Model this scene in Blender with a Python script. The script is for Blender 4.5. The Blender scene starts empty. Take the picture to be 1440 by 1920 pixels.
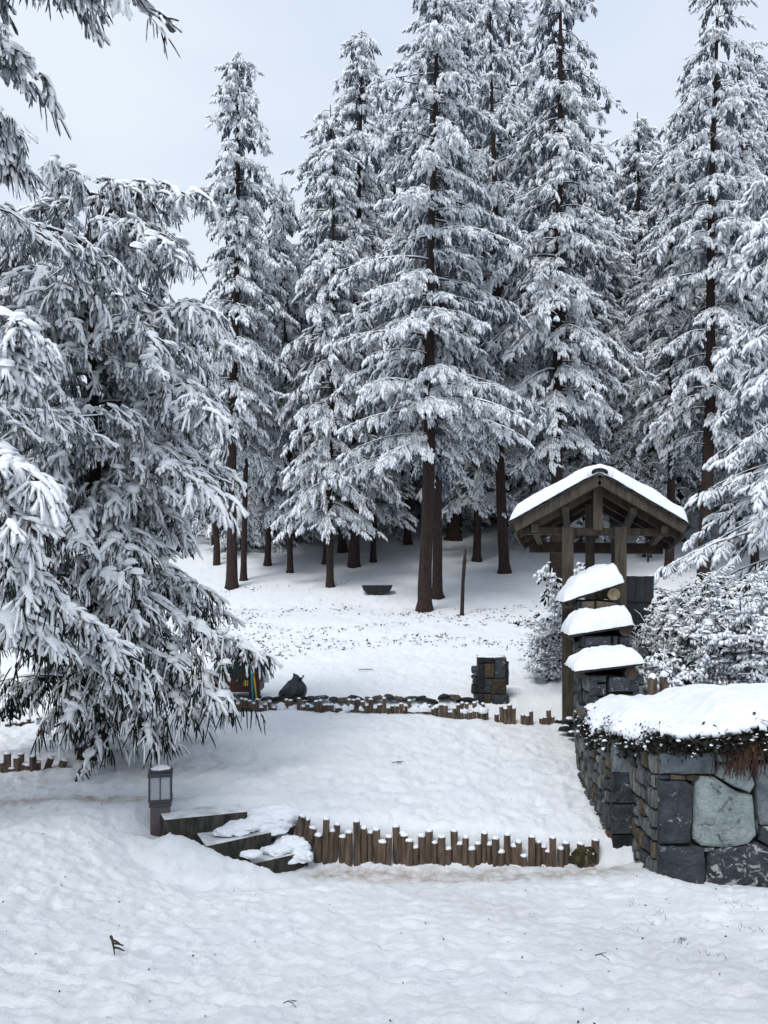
import bpy, math, random
import numpy as np
from math import radians, sin, cos, pi

random.seed(7)
SC = bpy.context.scene
COL = SC.collection

# ------------------------------------------------------------------ camera, sky, sun, exposure
F, HOR, CX = 1500.0, 1080.0, 720.0          # focal length and horizon in photo pixels, photo is 1440 x 1920
CZ = 2.6
cam_d = bpy.data.cameras.new('camera')
cam = bpy.data.objects.new('camera', cam_d)
COL.objects.link(cam)
cam.location = (0, 0, CZ)
cam.rotation_euler = (radians(90), 0, 0)
cam_d.sensor_fit = 'VERTICAL'
cam_d.sensor_height = 36.0
cam_d.lens = 36.0 * F / 1920.0
cam_d.shift_y = (HOR - 960.0) / 1920.0
cam_d.clip_start = 0.05
cam_d.clip_end = 3000
SC.camera = cam

SUN_EL, SUN_AZ = 54.0, -148.0               # soft light from behind the camera, a little from the left
world = bpy.data.worlds.new('World')
SC.world = world
world.use_nodes = True
wn, wl = world.node_tree.nodes, world.node_tree.links
for n in list(wn): wn.remove(n)
w_out = wn.new('ShaderNodeOutputWorld')
w_bg = wn.new('ShaderNodeBackground')
w_sky = wn.new('ShaderNodeTexSky')
w_sky.sky_type = 'NISHITA'
w_sky.sun_disc = False
w_sky.sun_elevation = radians(SUN_EL)
w_sky.sun_rotation = radians(SUN_AZ)
w_tc = wn.new('ShaderNodeTexCoord')
w_map = wn.new('ShaderNodeMapping')
w_map.inputs['Scale'].default_value = (1.0, 1.0, 2.6)
w_noise = wn.new('ShaderNodeTexNoise')
w_noise.inputs['Scale'].default_value = 1.5
w_noise.inputs['Detail'].default_value = 5.0
w_noise.inputs['Roughness'].default_value = 0.5
w_ramp = wn.new('ShaderNodeValToRGB')
w_ramp.color_ramp.elements[0].position = 0.36
w_ramp.color_ramp.elements[0].color = (5.2, 5.95, 7.2, 1)
w_ramp.color_ramp.elements[1].position = 0.64
w_ramp.color_ramp.elements[1].color = (6.4, 7.0, 7.65, 1)
w_mix = wn.new('ShaderNodeMixRGB')
w_mix.inputs['Fac'].default_value = 0.93     # cloud cover
wl.new(w_tc.outputs['Generated'], w_map.inputs['Vector'])
wl.new(w_map.outputs['Vector'], w_noise.inputs['Vector'])
wl.new(w_noise.outputs['Fac'], w_ramp.inputs['Fac'])
wl.new(w_sky.outputs['Color'], w_mix.inputs['Color1'])
wl.new(w_ramp.outputs['Color'], w_mix.inputs['Color2'])
wl.new(w_mix.outputs['Color'], w_bg.inputs['Color'])
w_bg.inputs['Strength'].default_value = 0.1
wl.new(w_bg.outputs['Background'], w_out.inputs['Surface'])

sun_d = bpy.data.lights.new('sun', 'SUN')
sun_d.energy = 1.5
sun_d.angle = radians(20)
sun_d.color = (1.0, 0.97, 0.93)
sun = bpy.data.objects.new('sun', sun_d)
COL.objects.link(sun)
sun.rotation_euler = (radians(90 - SUN_EL), 0, radians(-32))

SC.view_settings.view_transform = 'Standard'
SC.view_settings.look = 'None'
SC.view_settings.exposure = 0.43
SC.view_settings.gamma = 1.0
SC.render.engine = 'CYCLES'
SC.cycles.use_denoising = True
SC.cycles.max_bounces = 5
SC.cycles.diffuse_bounces = 3
SC.cycles.glossy_bounces = 2

# ------------------------------------------------------------------ materials
def new_mat(name):
    m = bpy.data.materials.new(name)
    m.use_nodes = True
    nt = m.node_tree
    b = nt.nodes['Principled BSDF']
    return m, nt, b

def N(nt, t, **kw):
    n = nt.nodes.new(t)
    for k, v in kw.items(): n.inputs[k].default_value = v
    return n

def rgb(c): return (c[0], c[1], c[2], 1)

def mat_noise(name, c1, c2, scale=8, rough=0.8, bump=0.3, bscale=None, detail=6, stretch=(1, 1, 1), lo=0.35, hi=0.65,
              third=None, third_scale=3.0, third_lo=0.6, third_hi=0.66, bdist=0.02, spec=0.3):
    m, nt, b = new_mat(name)
    L = nt.links
    tc = N(nt, 'ShaderNodeTexCoord')
    mp = N(nt, 'ShaderNodeMapping', Scale=stretch)
    L.new(tc.outputs['Object'], mp.inputs['Vector'])
    oi = N(nt, 'ShaderNodeObjectInfo')
    add = N(nt, 'ShaderNodeVectorMath'); add.operation = 'ADD'
    L.new(mp.outputs['Vector'], add.inputs[0])
    sc = N(nt, 'ShaderNodeMath'); sc.operation = 'MULTIPLY'; sc.inputs[1].default_value = 17.0
    L.new(oi.outputs['Random'], sc.inputs[0])
    L.new(sc.outputs[0], add.inputs[1])
    no = N(nt, 'ShaderNodeTexNoise', Scale=scale, Detail=detail, Roughness=0.6)
    L.new(add.outputs[0], no.inputs['Vector'])
    r = N(nt, 'ShaderNodeValToRGB')
    r.color_ramp.elements[0].position = lo; r.color_ramp.elements[0].color = rgb(c1)
    r.color_ramp.elements[1].position = hi; r.color_ramp.elements[1].color = rgb(c2)
    L.new(no.outputs['Fac'], r.inputs['Fac'])
    col = r.outputs['Color']
    if third:
        n3 = N(nt, 'ShaderNodeTexNoise', Scale=third_scale, Detail=7, Roughness=0.7, Distortion=1.2)
        L.new(add.outputs[0], n3.inputs['Vector'])
        mr = N(nt, 'ShaderNodeMapRange')
        mr.inputs['From Min'].default_value = third_lo; mr.inputs['From Max'].default_value = third_hi
        L.new(n3.outputs['Fac'], mr.inputs['Value'])
        mx = N(nt, 'ShaderNodeMixRGB'); mx.inputs['Color2'].default_value = rgb(third)
        L.new(mr.outputs[0], mx.inputs['Fac']); L.new(col, mx.inputs['Color1'])
        col = mx.outputs['Color']
    L.new(col, b.inputs['Base Color'])
    b.inputs['Roughness'].default_value = rough
    b.inputs['Specular IOR Level'].default_value = spec
    if bump:
        nb = N(nt, 'ShaderNodeTexNoise', Scale=bscale or scale * 2, Detail=8, Roughness=0.65)
        L.new(add.outputs[0], nb.inputs['Vector'])
        bp = N(nt, 'ShaderNodeBump', Strength=bump, Distance=bdist)
        L.new(nb.outputs['Fac'], bp.inputs['Height'])
        L.new(bp.outputs['Normal'], b.inputs['Normal'])
    return m

SNOW = (0.80, 0.845, 0.90)
M_snow = mat_noise('snow', (0.76, 0.80, 0.86), (0.85, 0.875, 0.915), scale=9, rough=0.75, bump=0.8, bscale=24, bdist=0.02, spec=0.2)
M_frost = mat_noise('frosted_snow', (0.68, 0.73, 0.79), (0.90, 0.92, 0.945), scale=7, rough=0.8, bump=0, lo=0.3, hi=0.6, spec=0.1)
M_rime = mat_noise('rimed_needles', (0.045, 0.056, 0.072), (0.27, 0.31, 0.36), scale=9, rough=0.85, bump=0, spec=0.1)
M_fsnow = mat_noise('bough_snow', (0.62, 0.66, 0.71), (0.90, 0.92, 0.945), scale=16, rough=0.8, bump=0.5, bscale=40, lo=0.30, hi=0.42, spec=0.1)
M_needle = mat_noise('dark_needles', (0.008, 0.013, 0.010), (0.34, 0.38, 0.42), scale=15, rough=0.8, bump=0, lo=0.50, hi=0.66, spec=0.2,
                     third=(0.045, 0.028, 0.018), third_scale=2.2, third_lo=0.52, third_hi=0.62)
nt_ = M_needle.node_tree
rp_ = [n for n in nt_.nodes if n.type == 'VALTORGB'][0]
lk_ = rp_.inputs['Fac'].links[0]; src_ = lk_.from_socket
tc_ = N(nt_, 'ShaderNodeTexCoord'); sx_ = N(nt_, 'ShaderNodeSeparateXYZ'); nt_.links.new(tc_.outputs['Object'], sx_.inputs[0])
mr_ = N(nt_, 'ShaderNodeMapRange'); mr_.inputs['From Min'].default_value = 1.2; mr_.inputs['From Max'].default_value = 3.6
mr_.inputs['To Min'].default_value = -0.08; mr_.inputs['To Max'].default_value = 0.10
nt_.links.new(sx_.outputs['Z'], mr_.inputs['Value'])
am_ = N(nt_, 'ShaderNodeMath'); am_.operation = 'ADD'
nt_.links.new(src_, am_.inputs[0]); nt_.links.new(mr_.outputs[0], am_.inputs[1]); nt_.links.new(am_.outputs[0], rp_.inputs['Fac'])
M_bark = mat_noise('bark', (0.015, 0.010, 0.009), (0.052, 0.032, 0.027), scale=6, rough=0.9, bump=0.9, bscale=9, stretch=(5, 5, 0.7), bdist=0.03,
                   third=(0.7, 0.74, 0.78), third_scale=7.0, third_lo=0.74, third_hi=0.78)
M_darkbark = mat_noise('twig_bark', (0.020, 0.015, 0.013), (0.06, 0.045, 0.038), scale=12, rough=0.9, bump=0)
M_stake = mat_noise('stake_wood', (0.045, 0.032, 0.024), (0.16, 0.115, 0.082), scale=5, rough=0.85, bump=0.6, bscale=14, stretch=(5, 5, 0.8))
M_beam = mat_noise('weathered_beam', (0.038, 0.031, 0.024), (0.085, 0.070, 0.052), scale=5, rough=0.8, bump=0.4, bscale=12, stretch=(4, 4, 0.7))
M_board = mat_noise('dark_board', (0.030, 0.022, 0.018), (0.075, 0.058, 0.045), scale=6, rough=0.85, bump=0.4, bscale=14)
M_shingle = mat_noise('shingle_wood', (0.02, 0.018, 0.017), (0.06, 0.055, 0.05), scale=10, rough=0.9, bump=0.4)
M_log = mat_noise('cut_log', (0.13, 0.10, 0.06), (0.30, 0.25, 0.16), scale=14, rough=0.85, bump=0.2)
M_gate = mat_noise('charcoal_paint', (0.020, 0.021, 0.027), (0.045, 0.044, 0.052), scale=7, rough=0.6, bump=0.15, stretch=(1, 1, 0.4))
M_conc = mat_noise('step_concrete', (0.018, 0.018, 0.015), (0.07, 0.066, 0.055), scale=5, rough=0.9, bump=0.5, bscale=20, stretch=(3, 3, 1))
M_tread = mat_noise('dusted_tread', (0.22, 0.21, 0.19), (0.72, 0.75, 0.78), scale=4, rough=0.9, bump=0.4, bscale=20, lo=0.3, hi=0.62)
M_mortar = mat_noise('mortar', (0.012, 0.011, 0.010), (0.04, 0.036, 0.03), scale=10, rough=0.95, bump=0.5)
M_lamp = mat_noise('bollard_metal', (0.085, 0.068, 0.078), (0.125, 0.10, 0.108), scale=4, rough=0.5, bump=0.08)
M_lampd = mat_noise('bollard_frame', (0.03, 0.032, 0.036), (0.06, 0.062, 0.07), scale=5, rough=0.45, bump=0.05)
M_glass = mat_noise('frosted_glass', (0.24, 0.25, 0.27), (0.36, 0.37, 0.39), scale=3, rough=0.35, bump=0, spec=0.5)
M_bag = mat_noise('black_plastic', (0.010, 0.013, 0.018), (0.018, 0.024, 0.033), scale=5, rough=0.38, bump=0.5, bscale=9, spec=0.5)
M_rust = mat_noise('red_brown_metal', (0.05, 0.018, 0.014), (0.09, 0.032, 0.022), scale=5, rough=0.6, bump=0.1)
M_tarp = mat_noise('green_tarp', (0.008, 0.022, 0.026), (0.018, 0.040, 0.044), scale=5, rough=0.6, bump=0.5)
M_cyan = mat_noise('cyan_paint', (0.03, 0.24, 0.32), (0.05, 0.32, 0.40), scale=5, rough=0.5, bump=0)
M_yellow = mat_noise('yellow_paint', (0.55, 0.33, 0.03), (0.65, 0.42, 0.05), scale=5, rough=0.5, bump=0)
M_blue = mat_noise('blue_plastic', (0.02, 0.22, 0.62), (0.04, 0.30, 0.70), scale=5, rough=0.4, bump=0)
M_white = mat_noise('white_plastic', (0.5, 0.52, 0.55), (0.68, 0.7, 0.72), scale=5, rough=0.4, bump=0)
M_leaf = mat_noise('creeper_leaf', (0.006, 0.007, 0.006), (0.022, 0.020, 0.013), scale=14, rough=0.8, bump=0)
M_moss = mat_noise('moss', (0.018, 0.018, 0.007), (0.06, 0.052, 0.018), scale=14, rough=0.95, bump=0.6)
M_litter = mat_noise('leaf_litter', (0.02, 0.014, 0.012), (0.09, 0.06, 0.045), scale=14, rough=0.9, bump=0)
M_root = mat_noise('dry_roots', (0.03, 0.014, 0.010), (0.09, 0.045, 0.03), scale=14, rough=0.95, bump=0)
def stone_mat(name, a, b, c=None, s=7, lo=0.60, hi=0.66, stretch=(1, 1, 1)):
    return mat_noise(name, a, b, scale=s, rough=0.85, bump=1.0, bscale=16, stretch=stretch, lo=.3, hi=.72, third=c, third_scale=9, third_lo=lo, third_hi=hi, bdist=0.06)
M_sdark = stone_mat('stone_dark', (0.022, 0.026, 0.034), (0.075, 0.085, 0.10), (0.35, 0.37, 0.38), lo=0.61, hi=0.66)
M_steal = stone_mat('stone_teal', (0.19, 0.24, 0.24), (0.38, 0.44, 0.43), (0.08, 0.095, 0.105), lo=0.54, hi=0.64)
M_sgrey = stone_mat('stone_grey', (0.08, 0.095, 0.11), (0.24, 0.275, 0.29), (0.05, 0.055, 0.06), lo=0.6, hi=0.7)
M_slich = stone_mat('stone_lichen', (0.025, 0.030, 0.040), (0.08, 0.085, 0.10), (0.42, 0.43, 0.42), lo=0.54, hi=0.58)
M_stan = stone_mat('stone_tan', (0.075, 0.062, 0.042), (0.20, 0.17, 0.12), (0.06, 0.05, 0.045), lo=0.6, hi=0.7)
M_sblack = stone_mat('stone_black', (0.010, 0.011, 0.014), (0.035, 0.035, 0.04), (0.09, 0.07, 0.04), lo=0.58, hi=0.68)
M_sbrown = stone_mat('stone_brown', (0.035, 0.028, 0.018), (0.10, 0.075, 0.045), (0.03, 0.03, 0.03))

M_slab = [stone_mat('slab_edge_%s' % n_, a_, b_, (0.02, 0.02, 0.022), s=5, lo=.54, hi=.62, stretch=(5, 5, 0.5)) for n_, a_, b_ in
          (('grey', (0.07, 0.08, 0.09), (0.26, 0.28, 0.28)), ('pale', (0.14, 0.14, 0.135), (0.38, 0.38, 0.35)), ('dark', (0.03, 0.035, 0.045), (0.13, 0.145, 0.16)), ('ochre', (0.07, 0.055, 0.035), (0.23, 0.19, 0.13)))]
# snow ground: colour follows a 'dirt' attribute (trodden path, scraped edges)
M_ground, nt, b = new_mat('snow_ground')
L = nt.links
tc = N(nt, 'ShaderNodeTexCoord')
no = N(nt, 'ShaderNodeTexNoise', Scale=1.1, Detail=8, Roughness=0.65); L.new(tc.outputs['Object'], no.inputs['Vector'])
rp = N(nt, 'ShaderNodeValToRGB')
rp.color_ramp.elements[0].position = 0.35; rp.color_ramp.elements[0].color = (0.84, 0.875, 0.92, 1)
rp.color_ramp.elements[1].position = 0.65; rp.color_ramp.elements[1].color = (0.90, 0.92, 0.945, 1)
L.new(no.outputs['Fac'], rp.inputs['Fac'])
at = N(nt, 'ShaderNodeAttribute'); at.attribute_name = 'dirt'
n2 = N(nt, 'ShaderNodeTexNoise', Scale=9.0, Detail=8, Roughness=0.7); L.new(tc.outputs['Object'], n2.inputs['Vector'])
mm = N(nt, 'ShaderNodeMapRange'); mm.inputs['From Min'].default_value = 0.35; mm.inputs['From Max'].default_value = 0.65
L.new(n2.outputs['Fac'], mm.inputs['Value'])
mu = N(nt, 'ShaderNodeMath'); mu.operation = 'MULTIPLY'
ad = N(nt, 'ShaderNodeMath'); ad.operation = 'ADD'; ad.inputs[1].default_value = 0.35
L.new(mm.outputs[0], ad.inputs[0]); L.new(ad.outputs[0], mu.inputs[0]); L.new(at.outputs['Fac'], mu.inputs[1]); mu.use_clamp = True
mx = N(nt, 'ShaderNodeMixRGB'); mx.inputs['Color2'].default_value = (0.42, 0.37, 0.33, 1)
L.new(mu.outputs[0], mx.inputs['Fac']); L.new(rp.outputs['Color'], mx.inputs['Color1'])
L.new(mx.outputs['Color'], b.inputs['Base Color'])
b.inputs['Roughness'].default_value = 0.7
b.inputs['Specular IOR Level'].default_value = 0.2
nb = N(nt, 'ShaderNodeTexNoise', Scale=16.0, Detail=10, Roughness=0.78); L.new(tc.outputs['Object'], nb.inputs['Vector'])
bp = N(nt, 'ShaderNodeBump', Strength=0.9, Distance=0.032)
L.new(nb.outputs['Fac'], bp.inputs['Height']); L.new(bp.outputs['Normal'], b.inputs['Normal'])

# ------------------------------------------------------------------ helpers
def tag(o, label=None, cat=None, group=None, kind=None):
    if label: o['label'] = label
    if cat: o['category'] = cat
    if group: o['group'] = group
    if kind: o['kind'] = kind
    return o

def empty(name, loc=(0, 0, 0), rz=0.0):
    o = bpy.data.objects.new(name, None)
    COL.objects.link(o)
    o.location = loc; o.rotation_euler = (0, 0, rz); o.empty_display_size = 0.2
    return o

def link(name, me, parent=None):
    o = bpy.data.objects.new(name, me)
    COL.objects.link(o)
    if parent is not None: o.parent = parent
    return o

def tri_mesh(name, V, Fc, mats, mi=None, smooth=True):
    """V (n,3), Fc (m,3 or 4) arrays"""
    V = np.asarray(V, dtype=np.float32); Fc = np.asarray(Fc, dtype=np.int32)
    k = Fc.shape[1]
    me = bpy.data.meshes.new(name)
    me.vertices.add(len(V)); me.vertices.foreach_set('co', V.ravel())
    me.loops.add(Fc.size); me.loops.foreach_set('vertex_index', Fc.ravel())
    me.polygons.add(len(Fc)); me.polygons.foreach_set('loop_start', np.arange(0, Fc.size, k, dtype=np.int32))
    for m in mats: me.materials.append(m)
    if mi is not None: me.polygons.foreach_set('material_index', np.asarray(mi, dtype=np.int32))
    me.polygons.foreach_set('use_smooth', np.full(len(Fc), smooth, dtype=bool))
    me.update(calc_edges=True)
    return me

class MB:
    def __init__(s): s.v = []; s.f = []; s.m = []
    def quadbox(s, c, mi=0):
        """8 corners: bottom 4 ccw then top 4"""
        n = len(s.v); s.v += [tuple(p) for p in c]
        for q in ((3, 2, 1, 0), (4, 5, 6, 7), (0, 1, 5, 4), (1, 2, 6, 5), (2, 3, 7, 6), (3, 0, 4, 7)):
            s.f.append(tuple(n + i for i in q)); s.m.append(mi)
    def box(s, x0, x1, y0, y1, z0, z1, mi=0):
        s.quadbox([(x0, y0, z0), (x1, y0, z0), (x1, y1, z0), (x0, y1, z0), (x0, y0, z1), (x1, y0, z1), (x1, y1, z1), (x0, y1, z1)], mi)
    def tube(s, pts, rad, n=10, mi=0, cap=True, jit=0.0, rng=random):
        pts = [np.array(p, float) for p in pts]
        base = len(s.v)
        for i, p in enumerate(pts):
            d = pts[min(i + 1, len(pts) - 1)] - pts[max(i - 1, 0)]
            d /= np.linalg.norm(d) + 1e-9
            a = np.array((1., 0, 0)) if abs(d[0]) < 0.7 else np.array((0, 0, 1.))
            u = np.cross(d, a); u /= np.linalg.norm(u); w = np.cross(d, u)
            for k in range(n):
                t = 2 * pi * k / n
                r = rad[i] * (1 + jit * rng.uniform(-1, 1))
                s.v.append(tuple(p + u * cos(t) * r + w * sin(t) * r))
        for i in range(len(pts) - 1):
            for k in range(n):
                a = base + i * n + k; b_ = base + i * n + (k + 1) % n
                s.f.append((a, b_, b_ + n, a + n)); s.m.append(mi)
        if cap and rs.random() < 0.8:
            s.f.append(tuple(base + k for k in range(n))[::-1]); s.m.append(mi)
            s.f.append(tuple(base + (len(pts) - 1) * n + k for k in range(n))); s.m.append(mi)
    def mesh(s, name, mats, smooth=False):
        me = bpy.data.meshes.new(name)
        me.from_pydata(s.v, [], s.f)
        for m in (mats if isinstance(mats, (list, tuple)) else [mats]): me.materials.append(m)
        me.polygons.foreach_set('material_index', s.m)
        me.polygons.foreach_set('use_smooth', [smooth] * len(s.f))
        me.update()
        return me
    def build(s, name, mats, parent=None, smooth=False, bevel=0.0):
        o = link(name, s.mesh(name, mats, smooth), parent)
        if bevel:
            bv = o.modifiers.new('bevel', 'BEVEL'); bv.width = bevel; bv.segments = 2; bv.limit_method = 'ANGLE'
        return o

# value noise
def _h(ix, iy, seed):
    n = (ix.astype(np.int64) * 374761393 + iy.astype(np.int64) * 668265263 + seed * 1442695041) & 0x7fffffff
    n = ((n ^ (n >> 13)) * 1274126177) & 0x7fffffff
    n = n ^ (n >> 16)
    return (n & 0xffff) / 65535.0
def vnoise(x, y, seed=0):
    ix = np.floor(x); iy = np.floor(y); fx = x - ix; fy = y - iy
    fx = fx * fx * (3 - 2 * fx); fy = fy * fy * (3 - 2 * fy)
    a = _h(ix, iy, seed); b_ = _h(ix + 1, iy, seed); c = _h(ix, iy + 1, seed); d = _h(ix + 1, iy + 1, seed)
    return (a + (b_ - a) * fx) * (1 - fy) + (c + (d - c) * fx) * fy * 1.0
def fbm(x, y, lam, octv=4, seed=0, gain=0.5):
    s = 0; a = 1; t = 0
    for k in range(octv):
        ang = 0.7 * k + 0.3
        xr = (x * cos(ang) - y * sin(ang)) / lam; yr = (x * sin(ang) + y * cos(ang)) / lam
        s = s + a * (vnoise(xr + 31.7 * k, yr + 11.3 * k, seed + k) - 0.5); t += a
        a *= gain; lam *= 0.5
    return s / t * 2
def sst(x, a, b_):
    t = np.clip((x - a) / (b_ - a), 0, 1)
    return t * t * (3 - 2 * t)

# ------------------------------------------------------------------ terrain
EX = [-9, -5.0, -3.8, -3.0, -2.16, -1.37, -0.95, -0.72, 2.2, 9]
EY = [8.5, 8.6, 8.75, 8.9, 8.6, 8.0, 7.62, 7.42, 7.42, 7.42]
def edge_y(x): return np.interp(x, EX, EY)
def base_ground(x, y):
    x = np.asarray(x, float); y = np.asarray(y, float)
    zf = np.interp(y, [-8, 0, 3, 5, 6.85, 8], [1.3, 1.25, .92, .43, .0, .0])
    zfl = np.interp(y, [-8, 0, 3, 5, 6.4, 7.0, 7.5, 9.5], [1.3, 1.25, .95, .66, .52, .47, .43, .43])
    t = -0.42 * (x + 1.0) + 0.9 * (y - 6.95)
    ramp = np.clip((t - 0.22) * 0.55, 0, 0.43)
    wlft = sst(-x, 1.3, 3.1)
    wy = sst(y, 7.6, 8.4)
    fr = np.maximum(zf, ramp * sst(-x, 0.4, 0.8))
    fr = fr * (1 - wlft) + zfl * wlft
    fr = fr - 0.17 * np.exp(-((x + 1.98) / 0.34) ** 2 - ((y - 7.12) / 0.30) ** 2)
    # bank in front of the right-hand wall
    fr = fr + 0.05 * sst(x, 1.6, 2.6) * sst(y, 3.5, 6.0) * (1 - sst(y, 6.2, 7.0))
    # snow shoulder running down beside the steps
    cy_ = np.interp(x, [-2.7, -2.0, -1.86, -1.62, -1.45, -1.18, -.85, -.5], [7.25, 7.08, 7.0, 6.90, 6.80, 6.72, 6.62, 6.5])
    cz_ = np.interp(x, [-2.7, -2.3, -2.04, -1.88, -1.62, -1.45, -1.18, -.85, -.5], [.36, .30, .26, .35, .31, .26, .20, .11, .0])
    dd_ = y - cy_
    tgt = cz_ * np.where(dd_ < 0, np.exp(-(dd_ / .7) ** 2), np.exp(-(dd_ / .13) ** 2))
    fr = np.where((x > -2.7) & (x < -.5), np.maximum(fr, tgt), fr)
    # terrace between the two stake rows
    zt = 0.30 - 0.055 * np.clip(x, -1.5, 2.5) + (y - 7.4) * 0.052
    ztl = 0.42 + (y - 8.6) * 0.03
    wl_ = sst(-x, 1.2, 3.0)
    zt = zt * (1 - wl_) + ztl * wl_
    # above the far row
    zs = np.interp(y, [12.1, 12.5, 18, 24, 26, 30, 36, 45, 60, 90, 140, 400], [.60, .72, 1.1, 1.62, 2.05, 2.85, 4.3, 6.4, 9.0, 11.5, 12.5, 14])
    zs = zs + 0.25 * sst(y, 20, 30) * np.clip(x / 10.0, -1, 1)
    wa = sst(y, 12.05, 12.35)
    zb = zt * (1 - wa) + zs * wa
    # raised bed behind the stone wall
    zb = zb + 0.45 * sst(x, 2.9, 3.6) * sst(y, 7.4, 8.2) * (1 - sst(y, 13, 17))
    we = sst(y - edge_y(x), 0.0, 0.14)
    return fr * (1 - we) + zb * we

def rough(x, y):
    near = 1 - sst(y, 12, 30)
    tram = 0.55 + 0.45 * sst(y - edge_y(x), 0, 0.5) * (1 - sst(y, 11.6, 12.2)) + 0.25 * sst(-x, 0.5, 2.5) * (1 - sst(y, 7, 8))
    z = fbm(x, y, 1.6, 3, 5) * 0.05
    n = fbm(x, y, 0.42, 5, 11, 0.62)
    rid = 1 - np.abs(fbm(x, y, 0.30, 3, 23, 0.6)) * 2
    fgd = 1 - 0.62 * (1 - sst(y, 6.9, 7.5))
    z = z + n * 0.050 * (0.35 + 0.65 * near) * tram * fgd + rid * 0.014 * near * tram * fgd
    # heaped snow by the kerb of the stakes and on either side of the steps
    e = y - edge_y(x)
    z = z - 0.07 * np.exp(-((e + 0.12) / 0.2) ** 2) * sst(x, -0.9, -0.5) * (1 - sst(x, 2.1, 2.5))
    k = np.exp(-((e + 0.22) / 0.09) ** 2) * sst(x, -1.0, -0.6) * (1 - sst(x, 2.1, 2.5))
    z = z + k * (0.045 + 0.06 * fbm(x, y, 0.22, 3, 41))
    k = np.exp(-((x - 2.25) / 0.35) ** 2) * np.exp(-((y - 6.7) / 0.45) ** 2)
    z = z + k * 0.05 - 0.05 * sst(x, 2.2, 2.6) * np.exp(-((y - 6.6) / .5) ** 2)
    f2 = fbm(x, y, 0.13, 4, 33, 0.75)
    z = z + (0.5 - np.abs(fbm(x, y, 0.10, 3, 43, .8)) * 2) * 0.009 * (1 - sst(y, 9, 16))
    z = z + (f2 * 0.033 + np.abs(fbm(x, y, 0.21, 3, 37, .7)) * 0.030) * (1 + sst(y, 12.3, 14) * .5 - sst(y, 22, 32) * .9) * (0.55 + 0.45 * tram)
    z = z + fbm(x, y, 6.0, 3, 61) * 0.5 * sst(y, 24, 60)
    return z

rng0 = np.random.default_rng(4)
FOOT = []
for _ in range(900):
    y = rng0.uniform(2.6, 12.0); x = rng0.uniform(-0.55, 0.5) * y
    FOOT.append((x, y, rng0.uniform(0, pi), rng0.uniform(.03, .07), rng0.uniform(.05, .13), rng0.uniform(.008, .026)))
def foot(x, y):
    z = np.zeros_like(x)
    for fx, fy, a, r1, r2, dp in FOOT:
        m = (np.abs(x - fx) < 0.4) & (np.abs(y - fy) < 0.4)
        if not m.any(): continue
        dx = x[m] - fx; dy = y[m] - fy
        u = dx * cos(a) + dy * sin(a); v = -dx * sin(a) + dy * cos(a)
        q = (u / r1) ** 2 + (v / r2) ** 2
        z[m] += -dp * np.exp(-q) + 0.35 * dp * np.exp(-((np.sqrt(q) - 1.7) / 0.5) ** 2)
    return z
def ground(x, y):
    x = np.atleast_1d(np.asarray(x, float)); y = np.atleast_1d(np.asarray(y, float))
    return base_ground(x, y) + rough(x, y) + foot(x, y)
def gz(x, y): return float(ground(x, y)[0])
def hit(px, py, d0=3.0, d1=200.0):
    """first point of the ground seen at a photo pixel (only used to measure where things stand)"""
    d = np.concatenate([np.arange(d0, 14, 0.01), np.arange(14, d1, 0.05)])
    x = (px - CX) / F * d; z = CZ - (py - HOR) / F * d
    g = base_ground(x, d)
    i = np.argmax(z <= g)
    return float(x[i]), float(d[i])
def at(px, py, d): return ((px - CX) / F * d, d, CZ - (py - HOR) / F * d)

u = np.concatenate([np.linspace(-2.6, -0.62, 26)[:-1], np.linspace(-0.60, 0.60, 420), np.linspace(0.62, 2.6, 26)[1:]])
ys = [-8.0]
while ys[-1] < 1.5: ys.append(ys[-1] + 0.5)
while ys[-1] < 14: ys.append(ys[-1] * 1.007)
while ys[-1] < 26: ys.append(ys[-1] * 1.0075)
while ys[-1] < 60: ys.append(ys[-1] * 1.013)
while ys[-1] < 420: ys.append(ys[-1] * 1.06)
ys = np.array(ys)
W = np.where(ys < 0, 3.0, np.sqrt(9 + ys ** 2) * 0.97 + 0.09)
X = u[None, :] * W[:, None]; Y = np.repeat(ys[:, None], len(u), 1)
Z = ground(X.ravel(), Y.ravel())
nv = len(u); nr = len(ys)
idx = np.arange(nr * nv).reshape(nr, nv)
Fq = np.stack([idx[:-1, :-1].ravel(), idx[:-1, 1:].ravel(), idx[1:, 1:].ravel(), idx[1:, :-1].ravel()], 1)
gm = tri_mesh('snow_ground', np.stack([X.ravel(), Y.ravel(), Z], 1), Fq, [M_ground])
xr, yr = X.ravel(), Y.ravel()
e = yr - edge_y(xr)
dirt = 1.1 * np.exp(-((e + 0.42) / 0.18) ** 2) * sst(xr, -0.9, -0.5) * (1 - sst(xr, 1.7, 2.4))
dirt += 0.22 * np.exp(-((xr - (0.2 + (6.9 - yr) * 0.45)) / 0.55) ** 2) * (1 - sst(yr, 6.6, 7.1))
dirt += 0.75 * np.exp(-((yr - 7.72 + 0.0 * xr) / 0.13) ** 2) * sst(-xr, 1.7, 2.1)
dirt += 0.35 * np.exp(-((xr - 2.0) / 0.3) ** 2) * np.exp(-((yr - 7.1) / 0.25) ** 2)
dirt = np.clip(dirt * (0.7 + 0.6 * vnoise(xr * 2.3, yr * 2.3, 3)), 0, 0.8)
a_ = gm.attributes.new('dirt', 'FLOAT', 'POINT'); a_.data.foreach_set('value', dirt.astype(np.float32))
g_o = tag(link('snowy_ground', gm), kind='structure')

# ------------------------------------------------------------------ conifer builder
def rot_dir(yaw, pitch):
    return np.array([cos(pitch) * cos(yaw), cos(pitch) * sin(yaw), sin(pitch)])

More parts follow.
